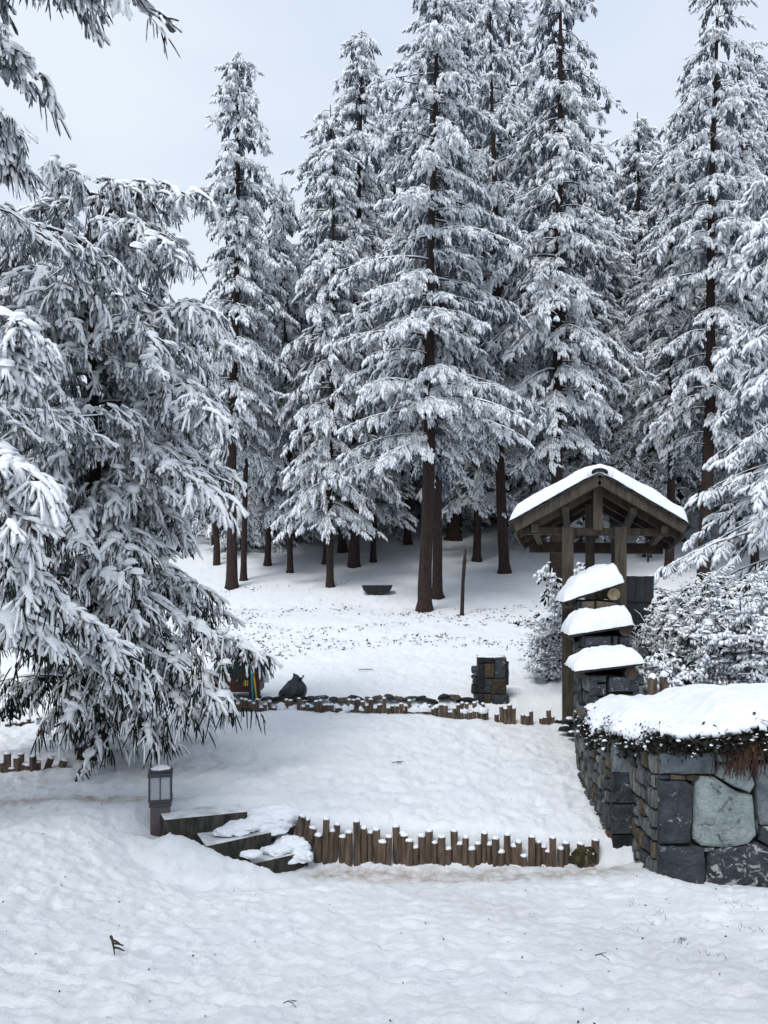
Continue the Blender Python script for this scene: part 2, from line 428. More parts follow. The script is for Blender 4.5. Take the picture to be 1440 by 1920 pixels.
def spray_template(rng, n, L_, w, hang, rings=1, fl=(0.5, 0.95)):
    """a drooping hand of twigs: x is outward, z up. fingers are 3-sided spindles, snow on the two upper faces"""
    V = []; Fc = []; Mi = []
    for i in range(n):
        t = (i + 0.5) / n
        bx = L_ * 0.75 * t; bz = -L_ * (0.10 + 0.35 * hang) * t * t
        side = 1 if i % 2 else -1
        yaw = side * radians(rng.uniform(15, 80) * (1.05 - 0.8 * t))
        pitch = -radians(rng.uniform(12, 40) + hang * rng.uniform(10, 40))
        d = rot_dir(yaw, pitch)
        ln = L_ * rng.uniform(*fl) * (0.75 - 0.25 * t)
        ww = w * rng.uniform(0.7, 1.25)
        b0 = np.array([bx, side * 0.01, bz])
        up = np.array([0.15, 0, 1.0]); up = up - up.dot(d) * d; up /= np.linalg.norm(up) + 1e-6
        sd = np.cross(d, up)
        ts = [0.6] if rings == 1 else [0.28, 0.78]
        ws = [1.0] if rings == 1 else [0.85, 0.9]
        k0 = len(V)
        V.append(b0)
        for tt, w_ in zip(ts, ws):
            c = b0 + d * ln * tt + np.array([0, 0, -ln * 0.22 * tt * tt])
            V += [c + up * ww * 0.62 * w_, c - sd * ww * 0.55 * w_ - up * ww * 0.28, c + sd * ww * 0.55 * w_ - up * ww * 0.28]
        V.append(b0 + d * ln + np.array([0, 0, -ln * 0.22]))
        r = k0 + 1
        Fc += [(k0, r, r + 1), (k0, r + 2, r), (k0, r + 1, r + 2)]; Mi += [0, 0, 1]
        for q in range(len(ts) - 1):
            a = k0 + 1 + 3 * q; b_ = a + 3
            for (i1, i2, mm_) in ((0, 1, 0), (1, 2, 1), (2, 0, 0)):
                Fc += [(a + i1, b_ + i1, b_ + i2), (a + i1, b_ + i2, a + i2)]; Mi += [mm_, mm_]
        r = k0 + 1 + 3 * (len(ts) - 1); tip = r + 3
        Fc += [(r, tip, r + 1), (r + 2, tip, r), (r + 1, tip, r + 2)]; Mi += [0, 0, 1]
    return np.array(V), np.array(Fc), np.array(Mi)

def hand_template(rng, n, L_, w, pitch, wid=100, knob=True, snow=1.0, fl=(0.35, 0.75), ridge=True):
    """foreground hand of short knobbly twigs; snow = share of the twigs that carry snow on top"""
    V = []; Fc = []; Mi = []
    for i in range(n):
        t = (i + 0.5) / n
        side = 1 if i % 2 else -1
        yaw = side * radians(rng.uniform(5, wid) * (1.05 - 0.85 * t))
        pt = -radians(rng.uniform(*pitch))
        d = rot_dir(yaw, pt)
        ln = L_ * rng.uniform(*fl); ww = w * rng.uniform(0.75, 1.3)
        b0 = np.array([L_ * 0.8 * t, side * 0.012, -L_ * 0.28 * t * t])
        up = np.array([0.1, 0, 1.0]); up = up - up.dot(d) * d; up /= np.linalg.norm(up) + 1e-6
        sd = np.cross(d, up)
        has = rng.random() < snow
        ts = (0.18, 0.5, 0.85); ws = (0.8, 0.75 * rng.uniform(.8, 1.3), 0.95 * rng.uniform(.8, 1.2)) if has else (0.55, 0.5, 0.35)
        bend = rng.uniform(-.12, .12)
        k0 = len(V); V.append(b0)
        for tt, w_ in zip(ts, ws):
            c = b0 + d * ln * tt + sd * (bend * ln * tt * tt) + np.array([0, 0, -ln * 0.2 * tt * tt])
            u_ = 0.85 if has else 0.5
            V += [c + up * ww * u_ * w_, c - sd * ww * 0.55 * w_ - up * ww * 0.2, c + sd * ww * 0.55 * w_ - up * ww * 0.2]
        V.append(b0 + d * ln + sd * bend * ln + np.array([0, 0, -ln * 0.2]))
        m0 = 0 if has else 1
        r = k0 + 1
        Fc += [(k0, r, r + 1), (k0, r + 2, r), (k0, r + 1, r + 2)]; Mi += [m0, m0, 1]
        for q in range(2):
            a = k0 + 1 + 3 * q; b_ = a + 3
            for (i1, i2, mm_) in ((0, 1, m0), (1, 2, 1), (2, 0, m0)):
                Fc += [(a + i1, b_ + i1, b_ + i2), (a + i1, b_ + i2, a + i2)]; Mi += [mm_, mm_]
        r = k0 + 7; tip = r + 3
        Fc += [(r, tip, r + 1), (r + 2, tip, r), (r + 1, tip, r + 2)]; Mi += [m0, m0, 1]
    if ridge:
        k0 = len(V); m = 5
        for j in range(m):
            t = j / (m - 1); x = -0.05 * L_ + L_ * .95 * t; z = -L_ * .28 * t * t
            hw = w * rng.uniform(1.0, 1.7) * (1 - .5 * t) * (1 if 0 < j < m - 1 else .35); hh = w * rng.uniform(.8, 1.4) * (1 - .4 * t) * (1 if 0 < j < m - 1 else .3)
            V += [np.array([x, -hw, z]), np.array([x, -hw * .5, z + hh]), np.array([x, hw * .5, z + hh]), np.array([x, hw, z])]
        for j in range(m - 1):
            for k in range(4):
                a = k0 + 4 * j + k; b_ = k0 + 4 * j + (k + 1) % 4
                Fc += [(a, a + 4, b_ + 4), (a, b_ + 4, b_)]; Mi += [1 if k == 3 else 0] * 2
    return np.array(V), np.array(Fc), np.array(Mi)

def pad_template(rng, flat=0.5):
    """lumpy pad of snow"""
    n1, n2 = 7, 3
    V = [(0, 0, flat * 0.9)]
    for j in range(1, n2 + 1):
        ph = j / n2 * 1.75
        for i in range(n1):
            a = 2 * pi * (i + 0.5 * (j % 2)) / n1
            r = sin(min(ph, 1.75)) * rng.uniform(0.75, 1.25)
            V.append((cos(a) * r, sin(a) * r, flat * cos(ph) * rng.uniform(0.8, 1.1)))
    Fc = [(0, 1 + i, 1 + (i + 1) % n1) for i in range(n1)]
    for j in range(n2 - 1):
        for i in range(n1):
            a = 1 + j * n1 + i; b_ = 1 + j * n1 + (i + 1) % n1
            Fc += [(a, a + n1, b_ + n1), (a, b_ + n1, b_)]
    return np.array(V), np.array(Fc), np.zeros(len(Fc), int)

def scatter(tpls, rng, P, yaw, scale, tilt):
    """bake copies of templates into one vertex / face array"""
    Vs = []; Fs = []; Ms = []; off = 0
    which = rng.integers(0, len(tpls), len(P))
    for k, (V, Fc, Mi) in enumerate(tpls):
        s = which == k
        n = int(s.sum())
        if not n: continue
        ct, st = np.cos(tilt[s]), np.sin(tilt[s]); cy, sy = np.cos(yaw[s]), np.sin(yaw[s])
        v = V[None] * scale[s][:, None, None]
        x = v[..., 0] * ct[:, None] + v[..., 2] * st[:, None]
        z = -v[..., 0] * st[:, None] + v[..., 2] * ct[:, None]
        yv = v[..., 1]
        X_ = x * cy[:, None] - yv * sy[:, None] + P[s][:, 0:1]
        Y_ = x * sy[:, None] + yv * cy[:, None] + P[s][:, 1:2]
        Z_ = z + P[s][:, 2:3]
        Vs.append(np.stack([X_, Y_, Z_], -1).reshape(-1, 3))
        f = (Fc[None] + (np.arange(n) * len(V))[:, None, None]).reshape(-1, 3) + off
        Fs.append(f); Ms.append(np.tile(Mi, n)); off += n * len(V)
    return np.concatenate(Vs), np.concatenate(Fs), np.concatenate(Ms)

def tubes(Pl, R, snow_top=True):
    """Pl (n,m,3) polylines, R (n,m): diamond section tubes, upper faces material 1"""
    n, m, _ = Pl.shape
    d = np.gradient(Pl, axis=1); d /= np.linalg.norm(d, axis=2, keepdims=True) + 1e-9
    side = np.stack([d[..., 1], -d[..., 0], np.zeros_like(d[..., 0])], -1)
    side /= np.linalg.norm(side, axis=2, keepdims=True) + 1e-6
    up = np.cross(side, d)
    r = R[..., None]
    V = np.stack([Pl + up * r * (1.3 if snow_top else 1), Pl + side * r, Pl - up * r, Pl - side * r], 2)
    I = np.arange(n * m * 4).reshape(n, m, 4)
    Fs = []; Ms = []
    for k in range(4):
        k2 = (k + 1) % 4
        f = np.stack([I[:, :-1, k], I[:, 1:, k], I[:, 1:, k2], I[:, :-1, k2]], -1).reshape(-1, 4)
        Fs.append(f); Ms.append(np.full(len(f), 1 if (snow_top and k in (0, 3)) else 0))
    return V.reshape(-1, 3), np.concatenate(Fs), np.concatenate(Ms)

def quads_to_tris(Fq): return np.concatenate([Fq[:, [0, 1, 2]], Fq[:, [0, 2, 3]]])

def trunk_mesh(name, H, r0, rng, lean=0.0, n=12, m=22, wob=0.04):
    zs = np.concatenate([[-0.4, 0.0, 0.12, 0.35, 0.8], np.linspace(1.6, H, m - 5)])
    V = []
    for i, z in enumerate(zs):
        t = max(z, 0) / H
        r = r0 * (1 - t) ** 0.8 * (1 + 0.38 * math.exp(-max(z, 0) / 0.22)) + 0.012
        cx = lean * z + wob * sin(z * 0.5 + r0 * 50); cy = wob * cos(z * 0.43)
        for k in range(n):
            a = 2 * pi * k / n
            rr = r * (1 + rng.uniform(-0.06, 0.06) + (0.12 * sin(3 * a + 1) + 0.08 * sin(5 * a)) * math.exp(-max(z, 0) / 0.3))
            V.append((cx + cos(a) * rr, cy + sin(a) * rr, z))
    I = np.arange(len(zs) * n).reshape(len(zs), n)
    Fq_ = np.stack([I[:-1], np.roll(I[:-1], -1, 1), np.roll(I[1:], -1, 1), I[1:]], -1).reshape(-1, 4)
    return tri_mesh(name, V, Fq_, [M_bark])

def branch_set(br, rng, m, rise, droop):
    """br rows: z0, azimuth, length -> polylines (n,m,3)"""
    s = np.linspace(0, 1, m)[None]
    L_ = br[:, 2:3]; az = br[:, 1:2]
    bend = rng.uniform(-0.25, 0.25, (len(br), 1))
    r = L_ * (s - 0.06 * s * s)
    a = az + bend * s
    ri = rise * rng.uniform(0.5, 1.5, (len(br), 1)); dr = droop * rng.uniform(0.75, 1.25, (len(br), 1))
    z = br[:, 0:1] + L_ * (ri * s - dr * s ** 1.8)
    return np.stack([r * np.cos(a), r * np.sin(a), z], -1)

def interp_poly(P, s):
    """P (m,3), s array in 0..1"""
    m = len(P) - 1
    i = np.clip((s * m).astype(int), 0, m - 1); f = (s * m - i)[:, None]
    return P[i] * (1 - f) + P[i + 1] * f

def make_conifer(seed, H, h0, Rf, r0, whorl=0.45, per=5, tpls=None, step=0.22, sc=(0.8, 1.2), rise=0.12, droop=0.45, bare=10,
                 snow=None, rime=None, pads=0, pad_t=None, padsize=(0.08, 0.2), gap=0.12, sec=1.0, tiltr=(0.0, 0.7), extra=None, lean=0.0,
                 azbias=None, zlim=None, name='crown', inner=0.3, dark=None, lenr=(0.62, 1.22), zsnow=None, exsec=0.30):
    rng = np.random.default_rng(seed)
    rows = []
    z = h0
    while z < H - 0.25:
        Rr = Rf(z)
        k = per if Rr > 0.7 else max(3, per - 1)
        a0 = rng.uniform(0, 6.28)
        for i in range(k):
            if rng.random() < gap: continue
            az = a0 + 2 * pi * i / k + rng.uniform(-0.35, 0.35)
            q = 1.0 if azbias is None else azbias(az, z)
            rows.append((z + rng.uniform(-0.2, 0.2), az, max(0.18, Rr * q * rng.uniform(*lenr))))
        z += whorl * rng.uniform(0.7, 1.3) * (0.55 + 0.45 * min(1, Rr / 1.5))
    br = np.array(rows)
    P = branch_set(br, rng, 7, rise, droop)
    if lean: P[..., 0] += lean * P[..., 2]
    Rr = (0.010 + 0.012 * br[:, 2:3]) * (1 - 0.85 * np.linspace(0, 1, 7)[None])
    polys = [(P, Rr)]
    if extra is not None:
        PE = np.array(extra)
        polys.append((PE, (0.035 * (1 - 0.8 * np.linspace(0, 1, 7)))[None] * np.ones((len(PE), 1))))
        allP = list(P) + list(PE)
    else: allP = list(P)
    # secondary boughs
    SP = []; SY = []; SS = []; secs = []
    for ib, Pb in enumerate(allP):
        Ln = np.linalg.norm(np.diff(Pb, axis=0), axis=1).sum()
        dxy = Pb[-1, :2] - Pb[0, :2]
        az = math.atan2(dxy[1], dxy[0])
        n = max(3, int(Ln / step))
        s = inner + (1 - inner) * (np.arange(n) + rng.random(n)) / n if Ln > 0.9 else (np.arange(n) + 0.5) / n
        s = np.clip(s, 0, 1)
        q = interp_poly(Pb, s)
        SP.append(q); SY.append(az + rng.uniform(-0.9, 0.9, n)); SS.append(np.full(n, 1.0))
        SP.append(Pb[-1:]); SY.append(np.array([az])); SS.append(np.array([1.1]))
        ns = int(Ln / (0.34) * sec)
        for j in range(ns):
            s0 = inner * 0.8 + (1 - inner * 0.8) * (j + rng.random()) / ns
            l2 = Ln * 0.42 * (1.15 - s0) * rng.uniform(0.6, 1.2)
            l2 = min(max(l2, 0.15), 1.1) if ib < len(P) else min(l2, exsec)
            sgn = 1 if (j % 2) else -1
            a2 = az + sgn * rng.uniform(0.55, 1.15)
            b0 = interp_poly(Pb, np.array([s0]))[0]
            dr = rng.uniform(0.25, 0.75) * (0.6 + droop)
            p1 = b0 + np.array([cos(a2) * l2 * .5, sin(a2) * l2 * .5, -l2 * dr * .3])
            p2 = b0 + np.array([cos(a2) * l2, sin(a2) * l2, -l2 * dr])
            secs.append((b0, p1, p2))
            n2 = max(1, int(l2 / step))
            s2 = (np.arange(n2) + rng.uniform(0.4, 1.0, n2)) / n2
            SP.append(interp_poly(np.array([b0, p1, p2]), np.clip(s2, 0, 1)))
            SY.append(a2 + rng.uniform(-0.7, 0.7, n2)); SS.append(np.full(n2, 0.9))
    if secs:
        S = np.array(secs); polys.append((S, np.array([[0.012, 0.009, 0.004]]) * np.ones((len(S), 1))))
    if bare:
        rb = np.array([(rng.uniform(h0 * 0.9, h0 + 6.0), rng.uniform(0, 6.28), rng.uniform(0.6, 1.0) * Rf(h0 + 1.0) * 0.8) for _ in range(bare)])
        Pb = branch_set(rb, rng, 7, 0.35, 0.55); polys.append((Pb, 0.014 * (1 - 0.7 * np.linspace(0, 1, 7))[None] * np.ones((bare, 1))))
    SP = np.concatenate(SP); SY = np.concatenate(SY); SS = np.concatenate(SS)
    if zlim is not None:
        k = SP[:, 2] > zlim; SP, SY, SS = SP[k], SY[k], SS[k]
    nS = len(SP)
    sk = np.ones(nS, bool) if zsnow is None else (rng.random(nS) < np.interp(SP[:, 2], zsnow, (.25, 1.0)))
    SP = SP + rng.normal(0, 0.03, SP.shape)
    V, Fc, Mi = scatter(tpls, rng, SP[sk], SY[sk], SS[sk] * rng.uniform(sc[0], sc[1], int(sk.sum())), rng.uniform(tiltr[0], tiltr[1], int(sk.sum())))
    if dark:
        kd = rng.random(nS) < np.where(sk, dark[1], 1.0)
        n_ = int(kd.sum())
        V2, F2, M2 = scatter(dark[0], rng, SP[kd] - np.array([0, 0, .03]), SY[kd] + rng.uniform(-.8, .8, n_), rng.uniform(sc[0], sc[1], n_) * 1.1, rng.uniform(0.0, 0.5, n_))
        Fc = np.concatenate([Fc, F2 + len(V)]); V = np.concatenate([V, V2]); Mi = np.concatenate([Mi, M2])
    if pads:
        k = rng.choice(np.flatnonzero(sk), min(pads, int(sk.sum())), replace=False)
        V2, F2, M2 = scatter(pad_t, rng, SP[k] + np.array([0, 0, 0.015]), SY[k], rng.uniform(padsize[0], padsize[1], len(k)), rng.uniform(0.1, 0.7, len(k)))
        Fc = np.concatenate([Fc, F2 + len(V)]); V = np.concatenate([V, V2]); Mi = np.concatenate([Mi, M2])
    crown = tri_mesh(name, V, Fc, [snow or M_frost, rime or M_rime], Mi)
    BV = []; BF = []; BM = []; off = 0
    for (Pp, Rp) in polys:
        v, f, mi = tubes(Pp, Rp); BV.append(v); BF.append(f + off); BM.append(mi); off += len(v)
    limbs = tri_mesh('limbs', np.concatenate(BV), np.concatenate(BF), [M_darkbark, snow or M_frost], np.concatenate(BM))
    trunk = trunk_mesh('trunk', H * (0.93 if dark else 0.984), r0, rng, lean=lean)
    return trunk, limbs, crown, len(Fc)

TRIS = {}
def plant_tree(name, meshes, loc, rz, s, label, cat='conifer', group=None):
    e_ = empty(name, loc, rz)
    e_.scale = s if isinstance(s, tuple) else (s, s, s)
    for nm, me in zip(('trunk', 'limbs', 'crown'), meshes[:3]): link(nm, me, e_)
    tag(e_, label, cat, group)
    return e_

rt = np.random.default_rng(20)
T_bg = [spray_template(rt, 10, 0.36, 0.066, h, 1, fl=(0.5, 1.0)) for h in (0.2, 0.6, 0.9, 1.1, 0.7, 1.0)]
def prof(H, h0, R, pw=0.85, base=0.75):
    def f(z):
        t = (H - z) / (H - h0)
        t = min(max(t, 0), 1)
        return R * (t ** pw) * (1.0 if t < 0.85 else 1.0 - (t - 0.85) / 0.15 * (1 - base)) + 0.12
    return f
VAR = {}
def var(key, seed, H, h0, R, r0, **kw):
    pf = prof(H, h0, R, kw.pop('pw', 0.85), kw.pop('base', 0.75))
    VAR[key] = (H,) + make_conifer(seed, H, h0, pf, r0, tpls=T_bg, **kw)
var('narrow', 101, 17.5, 5.6, 1.75, 0.17, whorl=0.42, per=6, pw=0.55, base=0.6, droop=0.55, sec=1.0, step=0.2, inner=0.12, sc=(0.7, 1.25), tiltr=(0, .9), gap=.16, lenr=(.5, 1.25))
var('wide', 102, 23.5, 5.6, 4.1, 0.23, whorl=0.62, per=6, pw=0.6, base=0.75, droop=0.34, rise=0.10, sec=1.1, step=0.22, sc=(0.75, 1.35), inner=0.12, gap=.24, lenr=(.38, 1.22), tiltr=(0, .9), bare=14)
var('tall', 103, 23.5, 5.4, 2.9, 0.22, whorl=0.66, per=6, pw=0.5, base=0.75, droop=0.66, rise=0.12, sec=1.05, step=0.22, sc=(0.75, 1.35), inner=0.12, gap=.24, lenr=(.4, 1.3), tiltr=(0, .9), bare=14)
var('open', 104, 23.0, 5.6, 2.9, 0.23, whorl=0.72, per=6, pw=0.55, base=0.7, droop=0.6, rise=0.20, sec=1.05, step=0.22, bare=40, sc=(0.75, 1.35), inner=0.15, gap=.28, lenr=(.4, 1.3), tiltr=(0, .9))
var('mid', 105, 17.0, 2.8, 2.5, 0.135, whorl=0.52, per=6, pw=0.55, base=0.8, droop=0.55, sec=0.95, step=0.24, sc=(0.8, 1.4), inner=0.15, gap=.2, lenr=(.45, 1.25), tiltr=(0, .9))
var('low', 106, 12.0, 0.5, 2.6, 0.10, whorl=0.45, per=6, pw=0.65, base=1.0, droop=0.5, sec=0.8, step=0.27, sc=(1.0, 1.6), inner=0.2, lenr=(.5, 1.22), tiltr=(0, .9))

def tree_at(px, py, top_py, key, rz, label, name='frosted_conifer', width=1.0, d=None, group='frosted conifers on the slope'):
    if d is None:
        x, d_ = hit(px, py, 12.6)
    else: x, d_ = (px - CX) / F * d, d
    z = float(base_ground(x, d_)) + float(rough(np.array([x]), np.array([d_]))[0])
    ztop = CZ - (top_py - HOR) / F * d_
    H = VAR[key][0]
    s = (ztop - z) / H
    t_ = plant_tree(name, VAR[key][1:], (x, d_, z), rz, (s * width, s * width, s), label, 'conifer', group)
    t_.rotation_euler = (radians(1.3 * sin(px * 0.7)), radians(1.3 * sin(px * 1.9 + 1)), rz)
    return t_

TREES = [
 (433, 1104, 92, 'narrow', 0.3, 1.0, 'slender frosted spire standing alone against the sky, right of the big foreground tree'),
 (458, 1090, 330, 'narrow', 2.0, 0.75, 'thin straight dark trunk close behind the slender spire, crown tangled in its neighbour'),
 (545, 1075, 318, 'mid', 1.1, 0.85, 'frosted conifer whose dark trunk foot has a pale cut patch, between spire and leaning tree'),
 (618, 1100, 240, 'mid', 4.0, 0.95, 'leaning trunk with lowest frosted boughs almost touching snow, left of the half round drain'),
 (662, 1062, 55, 'narrow', 4.4, 0.95, 'conifer with small tufted top and stubby trunk directly above the half round drain'),
 (797, 1147, -130, 'wide', 0.0, 1.0, 'broad frosted conifer on the nearest thick reddish trunk, centre of the grove'),
 (820, 1122, -90, 'tall', 2.2, 0.8, 'dark trunk pressed close behind the thick reddish central trunk'),
 (943, 1075, -60, 'open', 3.5, 0.85, 'frosted conifer with flared mossy trunk foot just left of the little roof'),
 (1042, 1100, -120, 'tall', 5.3, 1.0, 'tall frosted conifer whose bare trunk rises directly behind the snowy roof left slope'),
 (1322, 1100, -80, 'open', 0.9, 1.0, 'tall frosted conifer with thick reddish trunk right of the snowy roof'),
 (1256, 1070, 250, 'narrow', 3.0, 1.0, 'thin trunk behind the right eave of the snowy roof'),
 (1416, 1062, 60, 'tall', 1.8, 0.75, 'frosted conifer partly hidden behind the thick reddish trunk at right'),
]
for (px, py, tp, key, rz, wd, lab) in TREES: tree_at(px, py, tp, key, rz, lab, width=wd)

# farther rows of the wood
far = [(-60, 300, 34, 'mid'), (112, 292, 30, 'narrow'), (30, 420, 36, 'low'), (210, 470, 34, 'mid'), (300, 560, 38, 'low'), (395, 560, 36, 'low'),
       (480, 520, 38, 'mid'), (520, 470, 34, 'low'), (592, 340, 36, 'mid'), (640, 190, 33, 'mid'), (700, 300, 38, 'mid'), (745, 180, 35, 'wide'),
       (770, 420, 42, 'low'), (850, -20, 34, 'wide'), (880, 160, 40, 'mid'), (905, 320, 46, 'low'), (960, -40, 36, 'open'), (1000, 240, 42, 'mid'),
       (1090, 120, 38, 'wide'), (1130, 290, 33, 'mid'), (1165, 300, 40, 'low'), (1205, 188, 36, 'mid'), (1240, 260, 44, 'mid'), (1290, 120, 38, 'tall'),
       (1375, 160, 35, 'mid'), (1410, 70, 38, 'wide'), (1470, 30, 32, 'tall'), (1540, 100, 30, 'mid'), (1600, -40, 36, 'open'), (-180, 200, 32, 'wide'),
       (1700, 60, 28, 'mid'), (-300, 160, 30, 'tall'), (560, 600, 52, 'low'), (820, 520, 55, 'low'), (1190, 420, 54, 'mid'), (1330, 400, 52, 'low')]
far += [(610, 420, 31, 'mid'), (700, 480, 30, 'mid'), (765, 360, 32, 'tall'), (895, 300, 31, 'mid'), (1000, 420, 32, 'mid'), (1120, 380, 30, 'mid'), (1215, 420, 31, 'tall'), (1280, 380, 33, 'mid'), (1390, 330, 30, 'mid'), (500, 430, 31, 'mid')]
far += [(px_, 700 + 60 * ((i_ * 7) % 4), 33 + (i_ * 5) % 11, 'low') for i_, px_ in enumerate(range(455, 1480, 58))]
wheres = ['beyond the left screen of boughs', 'behind the central grove', 'behind the snowy roof', 'behind the right-hand trees']
for i, (px, tp, d, key) in enumerate(far):
    d = d + (i % 3) * 1.3
    k = 0 if px < 420 else 1 if px < 930 else 2 if px < 1260 else 3
    lab = {0: 'grey frosted conifer of the far row seen through the left foreground boughs', 1: 'grey frosted conifer of the far row filling the gaps of the central grove',
           2: 'grey frosted conifer of the far row showing above and beside the snowy roof', 3: 'grey frosted conifer of the far row at the right edge of the wood'}[k]
    grp = {0: 'far conifers behind the foreground boughs', 1: 'far conifers behind the central grove', 2: 'far conifers behind the snowy roof', 3: 'far conifers at the right edge'}[k]
    ds_ = {'mid': 'mid-height grey', 'low': 'low bushy grey', 'tall': 'tall grey', 'wide': 'tall broad grey', 'narrow': 'narrow grey', 'open': 'tall sparse grey'}[key]
    lab = lab.replace('grey', ds_)
    if px == 112: lab, grp = 'small snowy spire top peeking over the big foreground tree at left', None
    if px == 1205: lab, grp = 'small distant spire in the gap of sky right of the tall conifer behind the roof', None
    tree_at(px, 0, tp, key, i * 1.37, lab, name='distant_conifer', d=d, group=grp, width=1.15)

# right-edge tree, nearer
T_mid = [spray_template(rt, 11, 0.44, 0.060, h, 2) for h in (0.4, 0.7, 0.9)]
mz = make_conifer(131, 15.0, 1.4, prof(15.0, 1.4, 3.4, 0.7, 0.9), 0.2, whorl=0.42, per=5, tpls=T_mid, step=0.30, sc=(0.8, 1.2), droop=0.5, rise=0.16, sec=0.85, bare=0, gap=0.1)
x_, y_ = at(1572, 0, 16.5)[:2]
plant_tree('edge_conifer', mz, (x_, y_, gz(x_, y_)), 0.5, (1, 1, 0.9), 'bushy frosted conifer cut off by the right edge, boughs reaching down to the shrubs')

# ------------------------------------------------------------------ foreground drooping tree and the boughs at the left edge
T_fg = [hand_template(rt, 9, 0.34, 0.044, p, snow=.85, fl=(.30, .65)) for p in ((0, 40), (5, 50), (15, 60), (20, 70), (5, 65))]
T_dk = [hand_template(rt, 11, 0.36, 0.026, p, snow=sn_, ridge=False, fl=(.28, .72)) for p, sn_ in (((35, 80), .2), ((45, 85), .35), ((50, 88), .15), ((30, 75), .3))]
PADS = [pad_template(rt, f) for f in (0.35, 0.5, 0.6)]
pc = at(170, 0, 9.4)
zP = gz(pc[0], pc[1])
zz = [0.3, 0.75, 1.2, 1.7, 2.3, 3.2, 4.0, 5.0, 5.8, 6.3, 6.8, 7.1]
rr = [0.6, 1.0, 1.2, 1.32, 1.48, 1.52, 1.52, 1.64, 1.70, 1.60, 1.25, 0.85]
def Rp(z): return float(np.interp(z + zP, [q + 0.42 for q in zz], rr))
def ex(pts):
    """a bough through measured points, 7 stations, local to the tree base"""
    pts = np.array(pts, float); t = np.linspace(0, 1, len(pts)); s = np.linspace(0, 1, 7)
    return np.stack([np.interp(s, t, pts[:, k]) for k in range(3)], 1)
bP = np.array([pc[0], pc[1], zP])
extraP = [ex([at(*q) for q in L_]) - bP for L_ in (
    [(200, 1060, 9.3), (300, 1130, 8.9), (380, 1185, 8.7), (430, 1200, 8.7), (468, 1214, 8.7)],
    [(180, 1150, 9.2), (270, 1210, 8.7), (340, 1250, 8.5), (385, 1290, 8.4)],
    [(190, 1150, 9.2), (260, 1230, 8.8), (320, 1290, 8.6), (352, 1335, 8.5)],
    [(180, 1180, 9.2), (215, 1270, 8.9), (255, 1330, 8.7), (280, 1375, 8.6)],
    [(180, 1180, 9.2), (170, 1270, 8.8), (150, 1320, 8.6), (130, 1350, 8.5)],
    [(190, 1120, 9.2), (300, 1200, 8.8), (370, 1260, 8.5), (425, 1310, 8.4)],
    [(190, 420, 9.4), (230, 365, 9.2), (290, 355, 9.1), (325, 372, 9.0)],
    [(180, 420, 9.4), (190, 370, 9.2), (215, 345, 9.1), (245, 350, 9.0)],
    [(180, 700, 9.4), (280, 600, 8.9), (350, 560, 8.7), (395, 590, 8.6)],
    [(180, 960, 9.4), (290, 880, 8.9), (350, 870, 8.7), (395, 930, 8.6)],
    [(180, 820, 9.4), (280, 740, 8.9), (340, 720, 8.7), (390, 770, 8.6)])]
mP = make_conifer(211, 6.72, 0.72, Rp, 0.13, whorl=0.28, per=6, tpls=T_fg, step=0.125, sc=(0.45, 0.92), rise=0.30, droop=0.62, sec=1.15, bare=0, gap=0.1,
                  snow=M_fsnow, rime=M_needle, zsnow=(.6, 2.7), pads=2600, pad_t=PADS, padsize=(0.025, 0.09), tiltr=(0.0, 0.9), extra=extraP, exsec=0.42, inner=0.2, dark=(T_dk, .6), lenr=(.55, 1.2))
plant_tree('drooping_conifer', mP, tuple(bP), 0.0, 1.0, 'big drooping conifer in the left foreground, dark hanging sprays loaded with snow pads')

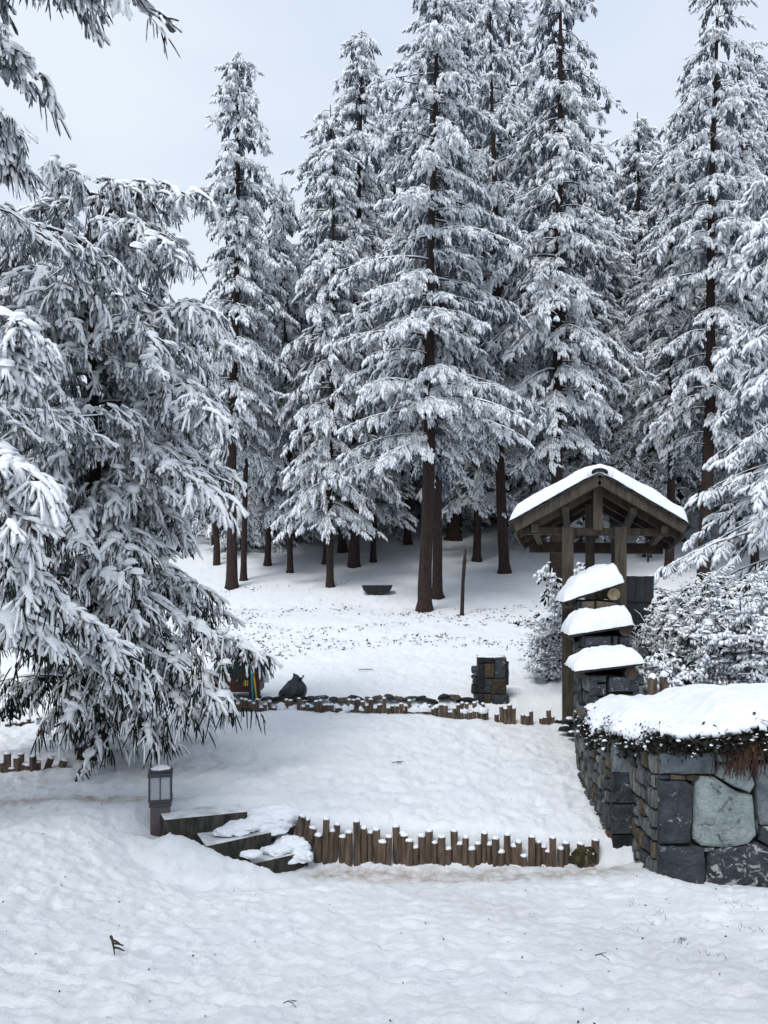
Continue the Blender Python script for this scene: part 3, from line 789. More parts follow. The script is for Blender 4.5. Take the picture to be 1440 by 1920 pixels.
qb = np.array([-4.9, 6.0, gz(-4.9, 6.0)])
def qx(*pts): return ex([at(*q) for q in pts]) - qb
extraQ = [
    qx((-500, 60, 6.0), (-200, -170, 5.4), (0, -120, 5.2), (110, -85, 5.1), (215, -50, 5.0)),
    qx((-500, 90, 6.0), (-200, -100, 5.5), (0, -90, 5.3), (80, -65, 5.2), (130, -35, 5.1)),
    qx((-500, 200, 6.0), (-250, 90, 5.6), (-90, 60, 5.5), (-30, 70, 5.4), (10, 90, 5.4)),
    qx((-500, 300, 6.0), (-250, 180, 5.6), (-110, 170, 5.5), (-50, 190, 5.4), (-5, 215, 5.4)),
    qx((-500, 420, 6.0), (-250, 270, 5.8), (-110, 250, 5.7), (-40, 270, 5.6), (5, 300, 5.6)),
    qx((-500, 520, 6.0), (-200, 360, 6.4), (0, 390, 6.8), (90, 455, 7.2), (200, 485, 7.6)),
    qx((-500, 800, 6.0), (-200, 700, 6.4), (0, 765, 7.0), (90, 785, 7.6), (230, 775, 8.2)),
    qx((-500, 700, 6.0), (-250, 560, 5.6), (-60, 560, 5.4), (0, 590, 5.3), (50, 630, 5.3)),
    qx((-500, 760, 6.0), (-250, 620, 5.6), (-60, 600, 5.4), (-10, 640, 5.3), (30, 690, 5.3)),
    qx((-500, 900, 6.0), (-250, 780, 5.6), (-60, 820, 5.4), (0, 850, 5.3), (65, 900, 5.2)),
    qx((-500, 960, 6.0), (-250, 850, 5.6), (-80, 880, 5.4), (-10, 930, 5.3), (50, 985, 5.2)),
    qx((-500, 1050, 6.0), (-250, 930, 5.8), (-60, 960, 5.6), (20, 1040, 5.6), (70, 1100, 5.6)),
    qx((-500, 1100, 6.0), (-200, 980, 6.2), (0, 1060, 6.4), (120, 1130, 6.8), (210, 1210, 7.0)),
    qx((-500, 1130, 6.0), (-200, 1040, 6.2), (0, 1080, 6.6), (140, 1150, 7.0), (250, 1230, 7.2)),
    qx((-500, 1150, 6.0), (-200, 1090, 6.1), (-40, 1120, 6.2), (40, 1160, 6.3), (80, 1200, 6.3)),
    qx((-500, 1180, 6.0), (-200, 1140, 6.3), (0, 1150, 6.8), (120, 1220, 7.2), (260, 1280, 7.5)),
]
def Rq(z): return float(np.interp(z, [0, 1, 3, 6, 9, 12], [0.7, 1.2, 1.4, 1.3, 0.9, 0.2]))
mQ = make_conifer(223, 11.0, 1.6, Rq, 0.17, whorl=0.8, per=5, tpls=T_fg[:3], step=0.105, sc=(0.36, 0.75), rise=0.2, droop=0.4, sec=1.0, bare=0, gap=0.1,
                  snow=M_fsnow, rime=M_needle, pads=900, pad_t=PADS, padsize=(0.03, 0.09), tiltr=(0.0, 0.8), extra=extraQ, inner=0.35, dark=(T_dk, .5))
plant_tree('near_conifer', mQ, tuple(qb), 0.0, 1.0, 'nearest snowy tree, only its branch tips reaching in from the left edge and top corner')

def snow_lump(name, parent, c, rx, ry, rz_, seed, n1=22, n2=10, lump=0.22, yaw=0.0, mat=None):
    q = np.random.default_rng(seed)
    V = [(0, 0, 1.0)]
    for j in range(1, n2 + 1):
        ph = j / n2 * 1.9
        for i in range(n1):
            a = 2 * pi * i / n1
            V.append((cos(a) * sin(ph), sin(a) * sin(ph), cos(ph)))
    V = np.array(V)
    nz = fbm(V[:, 0] * 1.3 + seed * 3.1 + V[:, 2], V[:, 1] * 1.3 + seed * 7.7, 0.9, 4, seed, 0.6)
    nz2 = fbm(V[:, 0] * 1.3 + seed * 1.7, V[:, 1] * 1.3 + V[:, 2] * 2 + seed, 0.3, 3, seed + 5, 0.7)
    V = V * (1 + lump * nz + lump * 0.35 * nz2)[:, None]
    V = V * np.array([rx, ry, rz_])
    cy_, sy_ = cos(yaw), sin(yaw)
    V = np.stack([V[:, 0] * cy_ - V[:, 1] * sy_, V[:, 0] * sy_ + V[:, 1] * cy_, V[:, 2]], 1) + np.array(c)
    Fc = [(0, 1 + i, 1 + (i + 1) % n1) for i in range(n1)]
    for j in range(n2 - 1):
        for i in range(n1):
            a = 1 + j * n1 + i; b_ = 1 + j * n1 + (i + 1) % n1
            Fc += [(a, a + n1, b_ + n1), (a, b_ + n1, b_)]
    return link(name, tri_mesh(name, V, Fc, [mat or M_snow]), parent)
# ------------------------------------------------------------------ stake fences
rs = random.Random(5)
def stake_mesh(r, h, seed):
    q = random.Random(seed); mb = MB()
    n = 9
    base = 0
    for i, z in enumerate((-0.3, h * 0.4, h - 0.008, h)):
        for k in range(n):
            a = 2 * pi * k / n
            rr_ = r * (1 + q.uniform(-0.05, 0.05)) * (1 if i < 3 else 0.86)
            mb.v.append((cos(a) * rr_ + 0.0, sin(a) * rr_, z + (q.uniform(-0.003, 0.003) if i == 3 else 0)))
    for i in range(3):
        for k in range(n):
            a = i * n + k; b_ = i * n + (k + 1) % n
            mb.f.append((a, b_, b_ + n, a + n)); mb.m.append(0)
    mb.f.append(tuple(3 * n + k for k in range(n))); mb.m.append(0)
    return mb.mesh('stake', M_stake, smooth=False)
def cap_mesh(r, t, seed):
    q = random.Random(seed); mb = MB(); n = 8
    prof_ = [(1.02, -0.35), (1.16, 0.1), (0.95, 0.65), (0.5, 0.95)]
    for (a_r, a_z) in prof_:
        for k in range(n):
            a = 2 * pi * k / n
            mb.v.append((cos(a) * r * a_r * q.uniform(0.88, 1.12), sin(a) * r * a_r * q.uniform(0.88, 1.12), t * a_z * q.uniform(0.9, 1.1)))
    mb.v.append((0, 0, t)); c = len(mb.v) - 1
    for i in range(3):
        for k in range(n):
            a = i * n + k; b_ = i * n + (k + 1) % n
            mb.f.append((a, b_, b_ + n, a + n)); mb.m.append(0)
    for k in range(n): mb.f.append((3 * n + k, 3 * n + (k + 1) % n, c)); mb.m.append(0)
    return mb.mesh('snow_cap', M_snow, smooth=True)
UNIT_STAKES = [stake_mesh(0.035, 0.5, i) for i in range(6)]
UNIT_CAPS = [cap_mesh(0.032, 0.018, i) for i in range(5)]
def put_stake(parent, x, y, ztop, zbase, r=0.035, lean=(0, 0), cap=True):
    """stake mesh is 0.5 m above its origin"""
    s = r / 0.035
    o = link('stake', rs.choice(UNIT_STAKES), parent)
    o.location = (x, y, ztop - 0.5 * 1.0)
    o.scale = (s * rs.uniform(0.92, 1.08), s * rs.uniform(0.92, 1.08), 1.0)
    o.rotation_euler = (lean[0], lean[1], rs.uniform(0, 6.28))
    # keep the top where it was measured while the stake leans
    o.rotation_euler = (lean[0], lean[1], 0)
    o.location = (x - sin(lean[1]) * 0.5, y + sin(lean[0]) * 0.5, ztop - 0.5 * cos(lean[0]) * cos(lean[1]))
    if cap:
        c = link('snow_cap', rs.choice(UNIT_CAPS), o)
        c.location = (0, 0, 0.498); c.rotation_euler = (0, 0, rs.uniform(0, 6)); q = rs.uniform(0.8, 1.35)
        c.scale = (1.0, 1.0, q)
    return o

tops = [(300, 85), (318, 95), (336, 125), (355, 150), (381, 95), (399, 135), (418, 113), (438, 155), (458, 140), (483, 103), (507, 125), (530, 140),
        (550, 130), (570, 172), (592, 155), (616, 120), (636, 142), (644, 150), (661, 168), (682, 190), (703, 152), (728, 135), (748, 175), (770, 155), (790, 195),
        (812, 135), (832, 178), (852, 157), (872, 196), (892, 178), (915, 142), (933, 180), (952, 160), (970, 205), (992, 148), (1012, 185), (1030, 172),
        (1048, 220), (1075, 155), (1095, 172), (1113, 188), (1130, 205), (1145, 158), (1172, 195), (1190, 175), (1208, 215), (1240, 178), (1258, 205), (1274, 212), (1290, 165)]
fence = empty('stake_fence', (0, 0, 0))
tag(fence, 'uneven row of upright snow-capped log stakes edging the lower path beside the steps', 'stake fence')
for i, (zx, zy) in enumerate(tops):
    px, py = 400 + zx / 1.8, 1480 + zy / 1.8 + 2
    d = 7.40 + 0.03 * sin(i * 1.3)
    x, _, z = at(px, py, d)
    o_ = put_stake(fence, x, d, z, 0, r=0.034 * rs.uniform(0.88, 1.1), lean=(rs.uniform(-0.03, 0.03), rs.uniform(-0.035, 0.035) + (0.16 if i < 3 else 0.05 if i < 8 else 0)))
# leftward continuation climbing past the steps
for (px, py, d, ln, r) in [(517, 1519, 7.60, 0.0, .03), (531, 1517, 7.66, 0.28, .036), (536, 1542, 7.62, 0.05, .03), (549, 1536, 7.52, 0.2, .032), (503, 1511, 7.86, 0.2, .033), (462, 1497, 8.05, 0.12, .03)]:
    x, _, z = at(px, py, d); put_stake(fence, x, d, z, 0, r=r, lean=(0, ln))

ffar = empty('far_stake_row', (0, 0, 0))
tag(ffar, 'second low row of log stakes, black bag and stone pillar behind it', 'stake fence')
px = 438.0
while px < 1075:
    gapz = (902 < px < 904) or (918 < px < 921) or (968 < px < 978) or (1004 < px < 1010) or (1042 < px < 1050)
    if not gapz:
        d = 12.0 + 0.05 * sin(px * 0.05) - (0.12 * sst(np.array(px), 800, 900)) 
        d = float(d)
        zb = 0.53 - 0.045 * max(0.0, (px - CX) / F * d) - (0.03 if px > 960 else 0)
        hh = rs.choice([0.10, 0.13, 0.15, 0.19, 0.21, 0.23]) + rs.uniform(-0.015, 0.015)
        x = (px - CX) / F * d
        put_stake(ffar, x, d, zb + hh * 1.05, zb, r=0.033 * rs.uniform(0.85, 1.1), lean=(rs.uniform(-.03, .03), rs.uniform(-.05, .05)), cap=True)
    px += rs.choice([6.8, 7.4, 7.9, 8.4, 11.0 if px > 860 else 8.0])

for i in range(26):
    px = 470 + i * 17.5 + rs.uniform(-6, 6); d = 12.02 - 0.12 * (px > 850)
    snow_lump('snow_heap', ffar, ((px - CX) / F * d, d + .02, .57 + rs.uniform(0, .05)), rs.uniform(.05, .11), .06, rs.uniform(.05, .08), 1200 + i, n1=10, n2=6, lump=.5)
fl = empty('left_stake_row', (0, 0, 0))
tag(fl, 'tight cluster of brown log stakes at the left edge above the snowed walkway', 'stake fence')
for (px, py) in [(-24, 1436), (-14, 1420), (-4, 1428), (5, 1429), (14, 1412), (22, 1440), (31, 1420), (39, 1413), (46, 1432), (53, 1434), (62, 1417), (70, 1428)]:
    d = 8.9 + rs.uniform(-.04, .04)
    x, _, z = at(px, py, d); put_stake(fl, x, d, z, 0, r=0.037, lean=(rs.uniform(-.05, .05), rs.uniform(-.02, .1)))
for (px, py, d) in [(96, 1420, 9.0), (121, 1424, 9.0), (190, 1432, 9.05), (262, 1452, 8.95), (334, 1460, 8.8), (357, 1466, 8.7)]:
    x, _, z = at(px, py, d); put_stake(fl, x, d, z, 0, r=0.04, lean=(0, rs.uniform(0.1, 0.4)))
fl2 = empty('upper_left_stake_row', (0, 0, 0))
tag(fl2, 'short slanting row of log stakes seen under the hanging boughs at far left', 'stake fence')
for i in range(12):
    px = 14 + i * 6.6; d = 11.0 + 0.03 * i
    x, _, z = at(px, 1362 - i * 1.5 + rs.uniform(-6, 3), d); put_stake(fl2, x, d, z, 0, r=0.034, lean=(0, rs.uniform(0, .1)))
mb = MB(); mb.tube([at(165, 1356, 11.3), at(200, 1352, 11.2), at(232, 1345, 11.1)], [.06, .07, .06], 10, jit=.08)
tag(mb.build('fallen_log', M_stake, smooth=True), 'short brown log lying on the snow beneath the drooping boughs', 'log')

# ------------------------------------------------------------------ steps
steps = empty('concrete_steps', (0, 0, 0))
tag(steps, 'three dark concrete steps half buried in snow, between the bollard lamp and the stakes', 'steps')
nrm = np.array([-0.42, 0.90])
for (pl, pr, z, dp) in (((-1.92, 7.10), (-1.28, 7.33), 0.44, 0.30), ((-1.50, 6.86), (-1.04, 7.20), 0.29, 0.40), ((-1.10, 6.86), (-0.70, 7.14), 0.14, 0.40)):
    pl = np.array(pl); pr = np.array(pr); e_ = (pr - pl) / np.linalg.norm(pr - pl)
    a0 = pl - e_ * 0.03; b0 = pr + e_ * 0.03
    mb = MB()
    a1 = a0 + nrm * dp; b1 = b0 + nrm * dp
    mb.quadbox([(*a0, -.2), (*b0, -.2), (*b1, -.2), (*a1, -.2), (*a0, z), (*b0, z), (*b1, z), (*a1, z)])
    mb.m[1] = 1
    st = mb.build('step', [M_conc, M_tread], steps, bevel=0.012)
for i, (px, py, d, rx, ry, rz_) in enumerate([(455, 1548, 7.28, .16, .16, .06), (425, 1556, 7.15, .10, .10, .04), (500, 1535, 7.55, .30, .25, .12), (545, 1585, 7.30, .17, .16, .10), (520, 1592, 7.12, .12, .1, .05),
                                              (560, 1605, 7.15, .12, .10, .07), (470, 1600, 6.85, .08, .06, .03)]):
    x, _, z = at(px, py, d)
    snow_lump('snow_heap', steps, (x, d, z - .01), rx * 1.1, ry * 1.1, rz_, 30 + i, n1=44, n2=20, lump=0.38)

# ------------------------------------------------------------------ bollard lamp
bx, by, bz = at(301, 1556, 7.36)
lamp = empty('bollard_lamp', (bx, by, bz), radians(14))
tag(lamp, 'square brown bollard lamp with frosted panes standing in the snow bank', 'garden lamp')
mb = MB(); mb.box(-.088, .088, -.088, .088, -.25, .235); mb.build('post', M_lamp, lamp, bevel=.004)
mb = MB(); mb.box(-.100, .100, -.100, .100, .237, .262); mb.box(-.108, .108, -.108, .108, .285, .300); mb.box(-.096, .096, -.096, .096, .262, .285); mb.build('base_frame', M_lampd, lamp, bevel=.003)
for sx in (-1, 1):
    for sy in (-1, 1):
        mb = MB(); mb.box(sx * .096 - .008, sx * .096 + .008, sy * .096 - .008, sy * .096 + .008, .300, .505); mb.build('corner_bar', M_lampd, lamp)
for sx, sy in ((-1, 0), (1, 0), (0, -1), (0, 1)):
    mb = MB()
    if sx: mb.box(sx * .092 - .003, sx * .092 + .003, -.087, .087, .302, .503)
    else: mb.box(-.087, .087, sy * .092 - .003, sy * .092 + .003, .302, .503)
    mb.build('pane', M_glass, lamp)
    mb = MB()
    if sx: mb.box(sx * .099 - .003, sx * .099 + .003, -.005, .005, .302, .503)
    else: mb.box(-.005, .005, sy * .099 - .003, sy * .099 + .003, .302, .503)
    mb.build('glazing_bar', M_lampd, lamp)
mb = MB(); mb.box(-.110, .110, -.110, .110, .506, .545); mb.box(-.095, .095, -.095, .095, .545, .565); mb.build('cap', M_lampd, lamp, bevel=.004)
snow_lump('snow_cap', lamp, (0, 0, .566), .085, .085, .022, 91)

# ------------------------------------------------------------------ stone walls
def stone(parent, poly, O, U, Wv, Nv, mat, depth=0.10, seed=0, proud=0.03):
    """poly in wall-plane metres (u, w); O origin; U, Wv, Nv unit vectors"""
    q = random.Random(seed)
    pts = []
    n = len(poly)
    for i in range(n):
        a, b_ = poly[i], poly[(i + 1) % n]
        pts.append(a)
        ln = math.hypot(b_[0] - a[0], b_[1] - a[1])
        k = max(1, int(ln / 0.09))
        for j in range(1, k):
            t = j / k
            pts.append((a[0] + (b_[0] - a[0]) * t + q.uniform(-.006, .006), a[1] + (b_[1] - a[1]) * t + q.uniform(-.006, .006)))
    cx_ = sum(p[0] for p in pts) / len(pts); cy_ = sum(p[1] for p in pts) / len(pts)
    O, U, Wv, Nv = map(np.array, (O, U, Wv, Nv))
    V = []; m = len(pts)
    pr = proud * q.uniform(0.5, 1.3)
    tilt_u, tilt_w = q.uniform(-.05, .05), q.uniform(-.05, .05)
    for (inset, dz) in ((0.0, -depth), (0.0, pr * 0.25), (0.012, pr * 0.8), (0.035, pr)):
        for (pu, pw) in pts:
            du, dw = pu - cx_, pw - cy_; L_ = math.hypot(du, dw) + 1e-6
            f = max(0.1, 1 - inset / L_)
            uu, ww = cx_ + du * f, cy_ + dw * f
            dd = dz + (q.uniform(-.008, .008) + tilt_u * (uu - cx_) + tilt_w * (ww - cy_) if dz > 0 else 0)
            V.append(tuple(O + U * uu + Wv * ww + Nv * dd))
    V.append(tuple(O + U * cx_ + Wv * cy_ + Nv * (pr * 1.15)))
    mb = MB(); mb.v = V
    for r_ in range(3):
        for k in range(m):
            a = r_ * m + k; b_ = r_ * m + (k + 1) % m
            mb.f.append((a, b_, b_ + m, a + m)); mb.m.append(0)
    c = len(V) - 1
    for k in range(m): mb.f.append((3 * m + k, 3 * m + (k + 1) % m, c)); mb.m.append(0)
    o = mb.build('stone', mat, parent, smooth=False)
    return o

def rubble(parent, O, U, Nv, width, height, cell, mats, seed, thin=False, joint=0.008, proud=0.03, W0=(0, 0, 1)):
    q = random.Random(seed)
    cells = []
    def split(x0, x1, y0, y1):
        w, h = x1 - x0, y1 - y0
        tw = cell * q.uniform(0.8, 1.6); th = cell * q.uniform(0.6, 1.3) if not thin else cell * q.uniform(1.2, 2.6)
        if w > tw and (w / tw >= h / th or h <= th):
            s = x0 + w * q.uniform(0.35, 0.65); split(x0, s, y0, y1); split(s, x1, y0, y1)
        elif h > th:
            s = y0 + h * q.uniform(0.35, 0.65); split(x0, x1, y0, s); split(x0, x1, s, y1)
        else: cells.append((x0, x1, y0, y1))
    split(0, width, 0, height)
    for i, (x0, x1, y0, y1) in enumerate(cells):
        j = min(x1 - x0, y1 - y0) * 0.10
        J = joint
        poly = [(x0 + J + q.uniform(0, j), y0 + J + q.uniform(0, j)), (x1 - J - q.uniform(0, j), y0 + J + q.uniform(0, j)),
                (x1 - J - q.uniform(0, j), y1 - J - q.uniform(0, j)), (x0 + J + q.uniform(0, j), y1 - J - q.uniform(0, j))]
        stone(parent, poly, O, U, W0, Nv, q.choice(mats), seed=seed * 100 + i, proud=proud)

low = empty('low_stone_wall', (0, 0, 0))
tag(low, 'low L-shaped wall of fitted grey and teal stones in the right foreground, creeper and snow on top', 'stone wall')
mb = MB(); mb.box(2.42, 6.6, 6.93, 7.6, -.4, 1.08); mb.build('core', M_mortar, low)
mb = MB(); mb.quadbox([(2.42, 7.6, -.4), (2.75, 7.58, -.4), (2.95, 9.3, -.4), (2.40, 9.3, -.4), (2.42, 7.6, 1.03), (2.75, 7.58, 1.03), (2.95, 9.3, 1.1), (2.40, 9.3, 1.1)]); mb.build('core', M_mortar, low)
DW = 6.86
SCL = F / DW
def Z2(zx, zy):
    px, py = 1060 + zx / 3.789, 1280 + zy / 3.789
    return ((px - CX) / SCL, CZ - (py - HOR) / SCL)
front = [
 ([(672, 648), (1066, 650), (1060, 492), (670, 497)], M_sgrey), ([(1076, 560), (1150, 560), (1194, 530), (1180, 505), (1074, 505)], M_steal),
 ([(1068, 662), (1180, 730), (1306, 780), (1343, 722), (1308, 612), (1268, 545), (1088, 588)], M_steal),
 ([(664, 1138), (888, 1138), (902, 730), (840, 690), (668, 690)], M_sdark), ([(745, 684), (850, 686), (845, 662), (748, 652)], M_stan), ([(668, 682), (738, 682), (738, 658), (670, 656)], M_sdark),
 ([(908, 1112), (960, 1155), (1120, 1166), (1290, 1138), (1348, 1080), (1335, 960), (1318, 795), (1225, 780), (1060, 672), (960, 662), (915, 700)], M_steal),
 ([(1378, 1005), (1470, 1010), (1560, 990), (1560, 580), (1346, 580), (1352, 760)], M_sgrey),
 ([(662, 1440), (980, 1440), (990, 1352), (975, 1166), (665, 1156)], M_sdark), ([(1002, 1440), (1560, 1440), (1560, 1200), (1480, 1196), (1360, 1130), (1150, 1156), (1008, 1205)], M_slich),
 ([(1372, 1118), (1480, 1185), (1560, 1180), (1560, 1020), (1390, 1022)], M_slich), ([(986, 1198), (1052, 1188), (1056, 1170), (990, 1178)], M_steal),
 ([(1290, 545), (1410, 548), (1408, 514), (1286, 512)], M_sgrey), ([(1356, 1075), (1368, 1040), (1358, 975), (1350, 1000)], M_sgrey), ([(850, 684), (905, 700), (950, 660), (900, 656), (860, 660)], M_sbrown)]
for i, (pl, m) in enumerate(front):
    stone(low, [Z2(*p) for p in pl], (0, DW, 0), (1, 0, 0), (0, 0, 1), (0, -1, 0), m, seed=i + 1, depth=0.09, proud=0.035)
rubble(low, (3.98, DW, -.1), (1, 0, 0), (0, -1, 0), 2.6, 1.2, 0.34, [M_sdark, M_steal, M_sgrey, M_slich], 3)
side_m = [M_slab[0], M_slab[0], M_slab[1], M_slab[2], M_slab[2], M_slab[3]]
# left return beside the corner, then the set-forward pier and the long side face
rubble(low, (2.335, 7.55, -.1), (0, -1, 0), (-1, 0, 0), 0.66, 1.16, 0.12, side_m, 5, thin=True, proud=0.03)
for k, (z0, z1, m) in enumerate([(-.12, 0.17, M_sblack), (0.18, 0.46, M_sdark), (0.47, 0.75, M_sdark), (0.76, 1.03, M_sgrey)]):
    stone(low, [(2.14, z0), (2.345, z0), (2.345, z1), (2.14, z1)], (0, 7.50, 0), (1, 0, 0), (0, 0, 1), (0, -1, 0), m, seed=70 + k, depth=0.2, proud=0.02)
def side_face(parent, p0, p1, z0, z1, seed, cell=0.12, mats=side_m):
    p0 = np.array(p0, float); p1 = np.array(p1, float); d_ = p0 - p1; L_ = np.linalg.norm(d_); d_ /= L_
    nv_ = (-1, 0, 0)
    nn = np.array([d_[1], -d_[0]]); 
    if nn[0] > 0: nn = -nn
    rubble(parent, (p1[0], p1[1], z0), (d_[0], d_[1], 0), (nn[0], nn[1], 0), L_, z1 - z0, cell, mats, seed, thin=True, proud=0.05)
side_face(low, (2.14, 7.52), (2.17, 8.3), -.1, 1.05, 11)
side_face(low, (2.17, 8.3), (2.27, 9.24), 0.1, 1.12, 12)
mb = MB(); mb.quadbox([(2.18, 7.55, -.3), (2.5, 7.55, -.3), (2.6, 9.25, -.3), (2.31, 9.25, -.3), (2.18, 7.55, 1.02), (2.5, 7.55, 1.02), (2.6, 9.25, 1.10), (2.31, 9.25, 1.10)]); mb.build('core', M_mortar, low)

tall = empty('stepped_stone_wall', (0, 0, 0))
tag(tall, 'stone wall climbing in three steps, each with a slanting cap board, log end and thick snow', 'stone wall')
STEP = [  # d, xl, xr, ztop, depth, cap left(px,py) cap right, log(px,py,r), snow top py, log mat
 (9.27, 2.37, 2.97, 1.45, 0.72, (1079, 1259), (1208, 1243), (1182, 1262, .075), 1217, M_board),
 (9.99, 2.49, 3.08, 1.86, 0.66, (1068, 1191), (1186, 1171), (1172, 1181, .078), 1141, M_board),
 (10.65, 2.62, 3.12, 2.28, 0.66, (1057, 1129), (1168, 1092), (1150, 1114, .082), 1074, M_log)]
for k, (d, xl, xr, zt_, dep, cl, cr, lg, stp, lm) in enumerate(STEP):
    mb = MB(); mb.box(xl + .05, xr - .05, d + .06, d + dep, -.2, zt_ - .01); mb.build('core', M_mortar, tall)
    z0 = 0.9 if k == 0 else STEP[k - 1][3] - 0.02
    rubble(tall, (xl, d, z0), (1, 0, 0), (0, -1, 0), xr - xl, zt_ - z0, 0.27, [M_sdark, M_sgrey, M_sdark, M_stan if k else M_sdark], 40 + k)
    side_face(tall, (xl, d), (xl + .09, d + dep), 0.2, zt_, 50 + k, cell=0.14)
    rubble(tall, (xr + .02, d, 0.6), (0, 1, 0), (1, 0, 0), dep, zt_ - 0.6, 0.22, [M_sdark, M_sgrey], 60 + k)
    # cap boards
    dc = d - 0.06
    A = at(*cl, dc); B = at(*cr, dc)
    nb_ = 3
    for j in range(nb_):
        y0 = dc + j * (dep + .06) / nb_; y1 = dc + (j + 1) * (dep + .06) / nb_ - .01
        mb = MB(); th = .028
        ox = rs.uniform(-.015, .015)
        mb.quadbox([(A[0] + ox, y0, A[2] - th), (B[0] + ox, y0, B[2] - th), (B[0] + ox + .06, y1, B[2] - th), (A[0] + ox + .06, y1, A[2] - th),
                    (A[0] + ox, y0, A[2]), (B[0] + ox, y0, B[2]), (B[0] + ox + .06, y1, B[2]), (A[0] + ox + .06, y1, A[2])])
        mb.build('cap_board', M_shingle, tall)
    lx, _, lz = at(lg[0], lg[1], d)
    mb = MB(); mb.tube([(lx, d - .03, lz), (lx + .02, d + .2, lz), (lx + .05, d + dep - .02, lz)], [lg[2]] * 3, 14)
    mb.build('log_purlin', lm, tall)
    mb = MB(); mb.tube([(A[0] + .10, d + .0, A[2] - .06), (A[0] + .16, d + dep, A[2] - .06)], [.035, .035], 8); mb.build('log_purlin', M_board, tall)
    # snow on the cap
    nU, nV = 40, 18
    uu, vv = np.meshgrid(np.linspace(0, 1, nU), np.linspace(0, 1, nV))
    topz = CZ - (stp - HOR) / F * (dc + dep * .4)
    zl = A[2] * (1 - uu) + B[2] * uu
    prof_u = np.sqrt(np.clip(1 - (1 - np.clip(uu / 0.42, 0, 1)) ** 2, 0, 1)) * np.sqrt(np.clip(1 - (1 - np.clip((1 - uu) / 0.2, 0, 1)) ** 2, 0, 1)) * (0.85 + 0.3 * vnoise(uu * 5 + k * 9, vv * 3, 7))
    prof_v = np.clip(vv / 0.22, 0, 1) ** 0.5 * np.clip((1 - vv) / 0.16, 0, 1) ** 0.45
    hmax = (topz - (A[2] * 0.4 + B[2] * 0.6)) * 0.98
    xx = A[0] - .015 + (B[0] - A[0] + .03) * uu + .06 * vv; yy = dc - .02 + (dep + .08) * vv
    hh = hmax * prof_u * prof_v * (1 + .35 * fbm(xx, yy, .35, 4, 77 + k) + .22 * fbm(xx, yy, .11, 3, 87 + k)) + .012 + .01 * fbm(xx, yy, .07, 2, 5)
    e_in = prof_v < 0.02
    xx = xx + .02 * fbm(xx * 3, yy * 3, .2, 3, 9 + k); yy = yy + .02 * fbm(xx * 3, yy * 3, .25, 3, 19 + k)
    topV = np.stack([xx, yy, zl + hh], -1).reshape(-1, 3); botV = np.stack([xx, yy, zl + .002], -1).reshape(-1, 3)
    I = np.arange(nU * nV).reshape(nV, nU)
    Fq_ = [np.stack([I[:-1, :-1], I[:-1, 1:], I[1:, 1:], I[1:, :-1]], -1).reshape(-1, 4)]
    n0 = nU * nV
    rim = list(I[0, :]) + list(I[1:, -1]) + list(I[-1, -2::-1]) + list(I[-2:0:-1, 0])
    rim = np.array(rim); r2 = np.roll(rim, -1)
    Fq_.append(np.stack([rim + n0, r2 + n0, r2, rim], -1))
    link('snow_cap', tri_mesh('snow_cap', np.concatenate([topV, botV]), np.concatenate(Fq_), [M_snow]), tall)

# two short posts behind the creeper
for i, (px, pyt, d, lab) in enumerate([(1223, 1270, 8.9, 'thicker of two short wooden posts poking up behind the snowy creeper'), (1244, 1266, 9.3, 'thinner short wooden post right behind the snowy creeper, next to the shrubs')]):
    x, _, z = at(px, pyt, d); e_ = empty('short_post', (x, d, 0.6)); mb = MB(); w_ = .042 if i == 0 else .036
    mb.box(-w_, w_, -w_, w_, 0, z - 0.6); mb.build('post', M_stake, e_, bevel=.005); snow_lump('snow_cap', e_, (0, 0, z - 0.6), .045, .045, .05, 300 + i)
    tag(e_, lab, 'post', 'short wooden posts behind the creeper')

# ------------------------------------------------------------------ creeper with its thick snow on the low wall
creeper = empty('snowy_creeper', (2.4, 7.0, 1.1))
tag(creeper, 'dark creeper spilling over the low stone wall under a thick quilt of snow', 'creeper')
nU, nV = 230, 120
gx = np.linspace(2.02, 6.8, nU); gy = np.linspace(6.58, 9.28, nV)
XX, YY = np.meshgrid(gx, gy)
left_edge = np.interp(YY, [6.6, 7.35, 7.6, 8.3, 9.3], [2.32, 2.26, 2.10, 2.10, 2.24]) + .04 * fbm(YY, YY * 0, .3, 3, 8)
fr_edge = 6.72 + .05 * fbm(XX, XX * 0, .5, 3, 18) + 0.80 * (1 - sst(XX, 2.1, 2.33))
de = np.minimum(XX - left_edge, YY - fr_edge)
de = np.minimum(de, np.minimum(9.26 - YY, 6.78 - XX) )
de = de + .075 * fbm(XX, YY, .26, 4, 71, .65)
rise_ = np.clip(de / 0.60, 0, 1); domed = np.sqrt(1 - (1 - rise_) ** 2)
crest = np.interp(YY, [6.7, 7.5, 8.5, 9.3], [1.50, 1.53, 1.45, 1.36]) * sst(XX, 2.75, 3.25) + np.interp(YY, [6.7, 7.5, 8.5, 9.3], [1.38, 1.36, 1.30, 1.25]) * (1 - sst(XX, 2.75, 3.25))
edge_z = np.where(XX < 2.42, 1.00, 1.19) * 1.0 + .05 * fbm(XX, YY, .3, 3, 91)
edge_z = 1.03 + .19 * np.maximum(sst(XX, 2.3, 2.6), 1 - sst(YY, 7.0, 7.4)) + .05 * fbm(XX, YY, .3, 3, 91)
ZZ = edge_z + (crest - edge_z) * domed + .085 * fbm(XX, YY, .42, 4, 55, .6) * (0.6 + 0.4 * (1 - rise_)) - .03 * np.abs(fbm(XX, YY, .3, 3, 59))
I = np.arange(nU * nV).reshape(nV, nU)
ok = (de > 0)
cell_ok = ok[:-1, :-1] & ok[:-1, 1:] & ok[1:, 1:] & ok[1:, :-1]
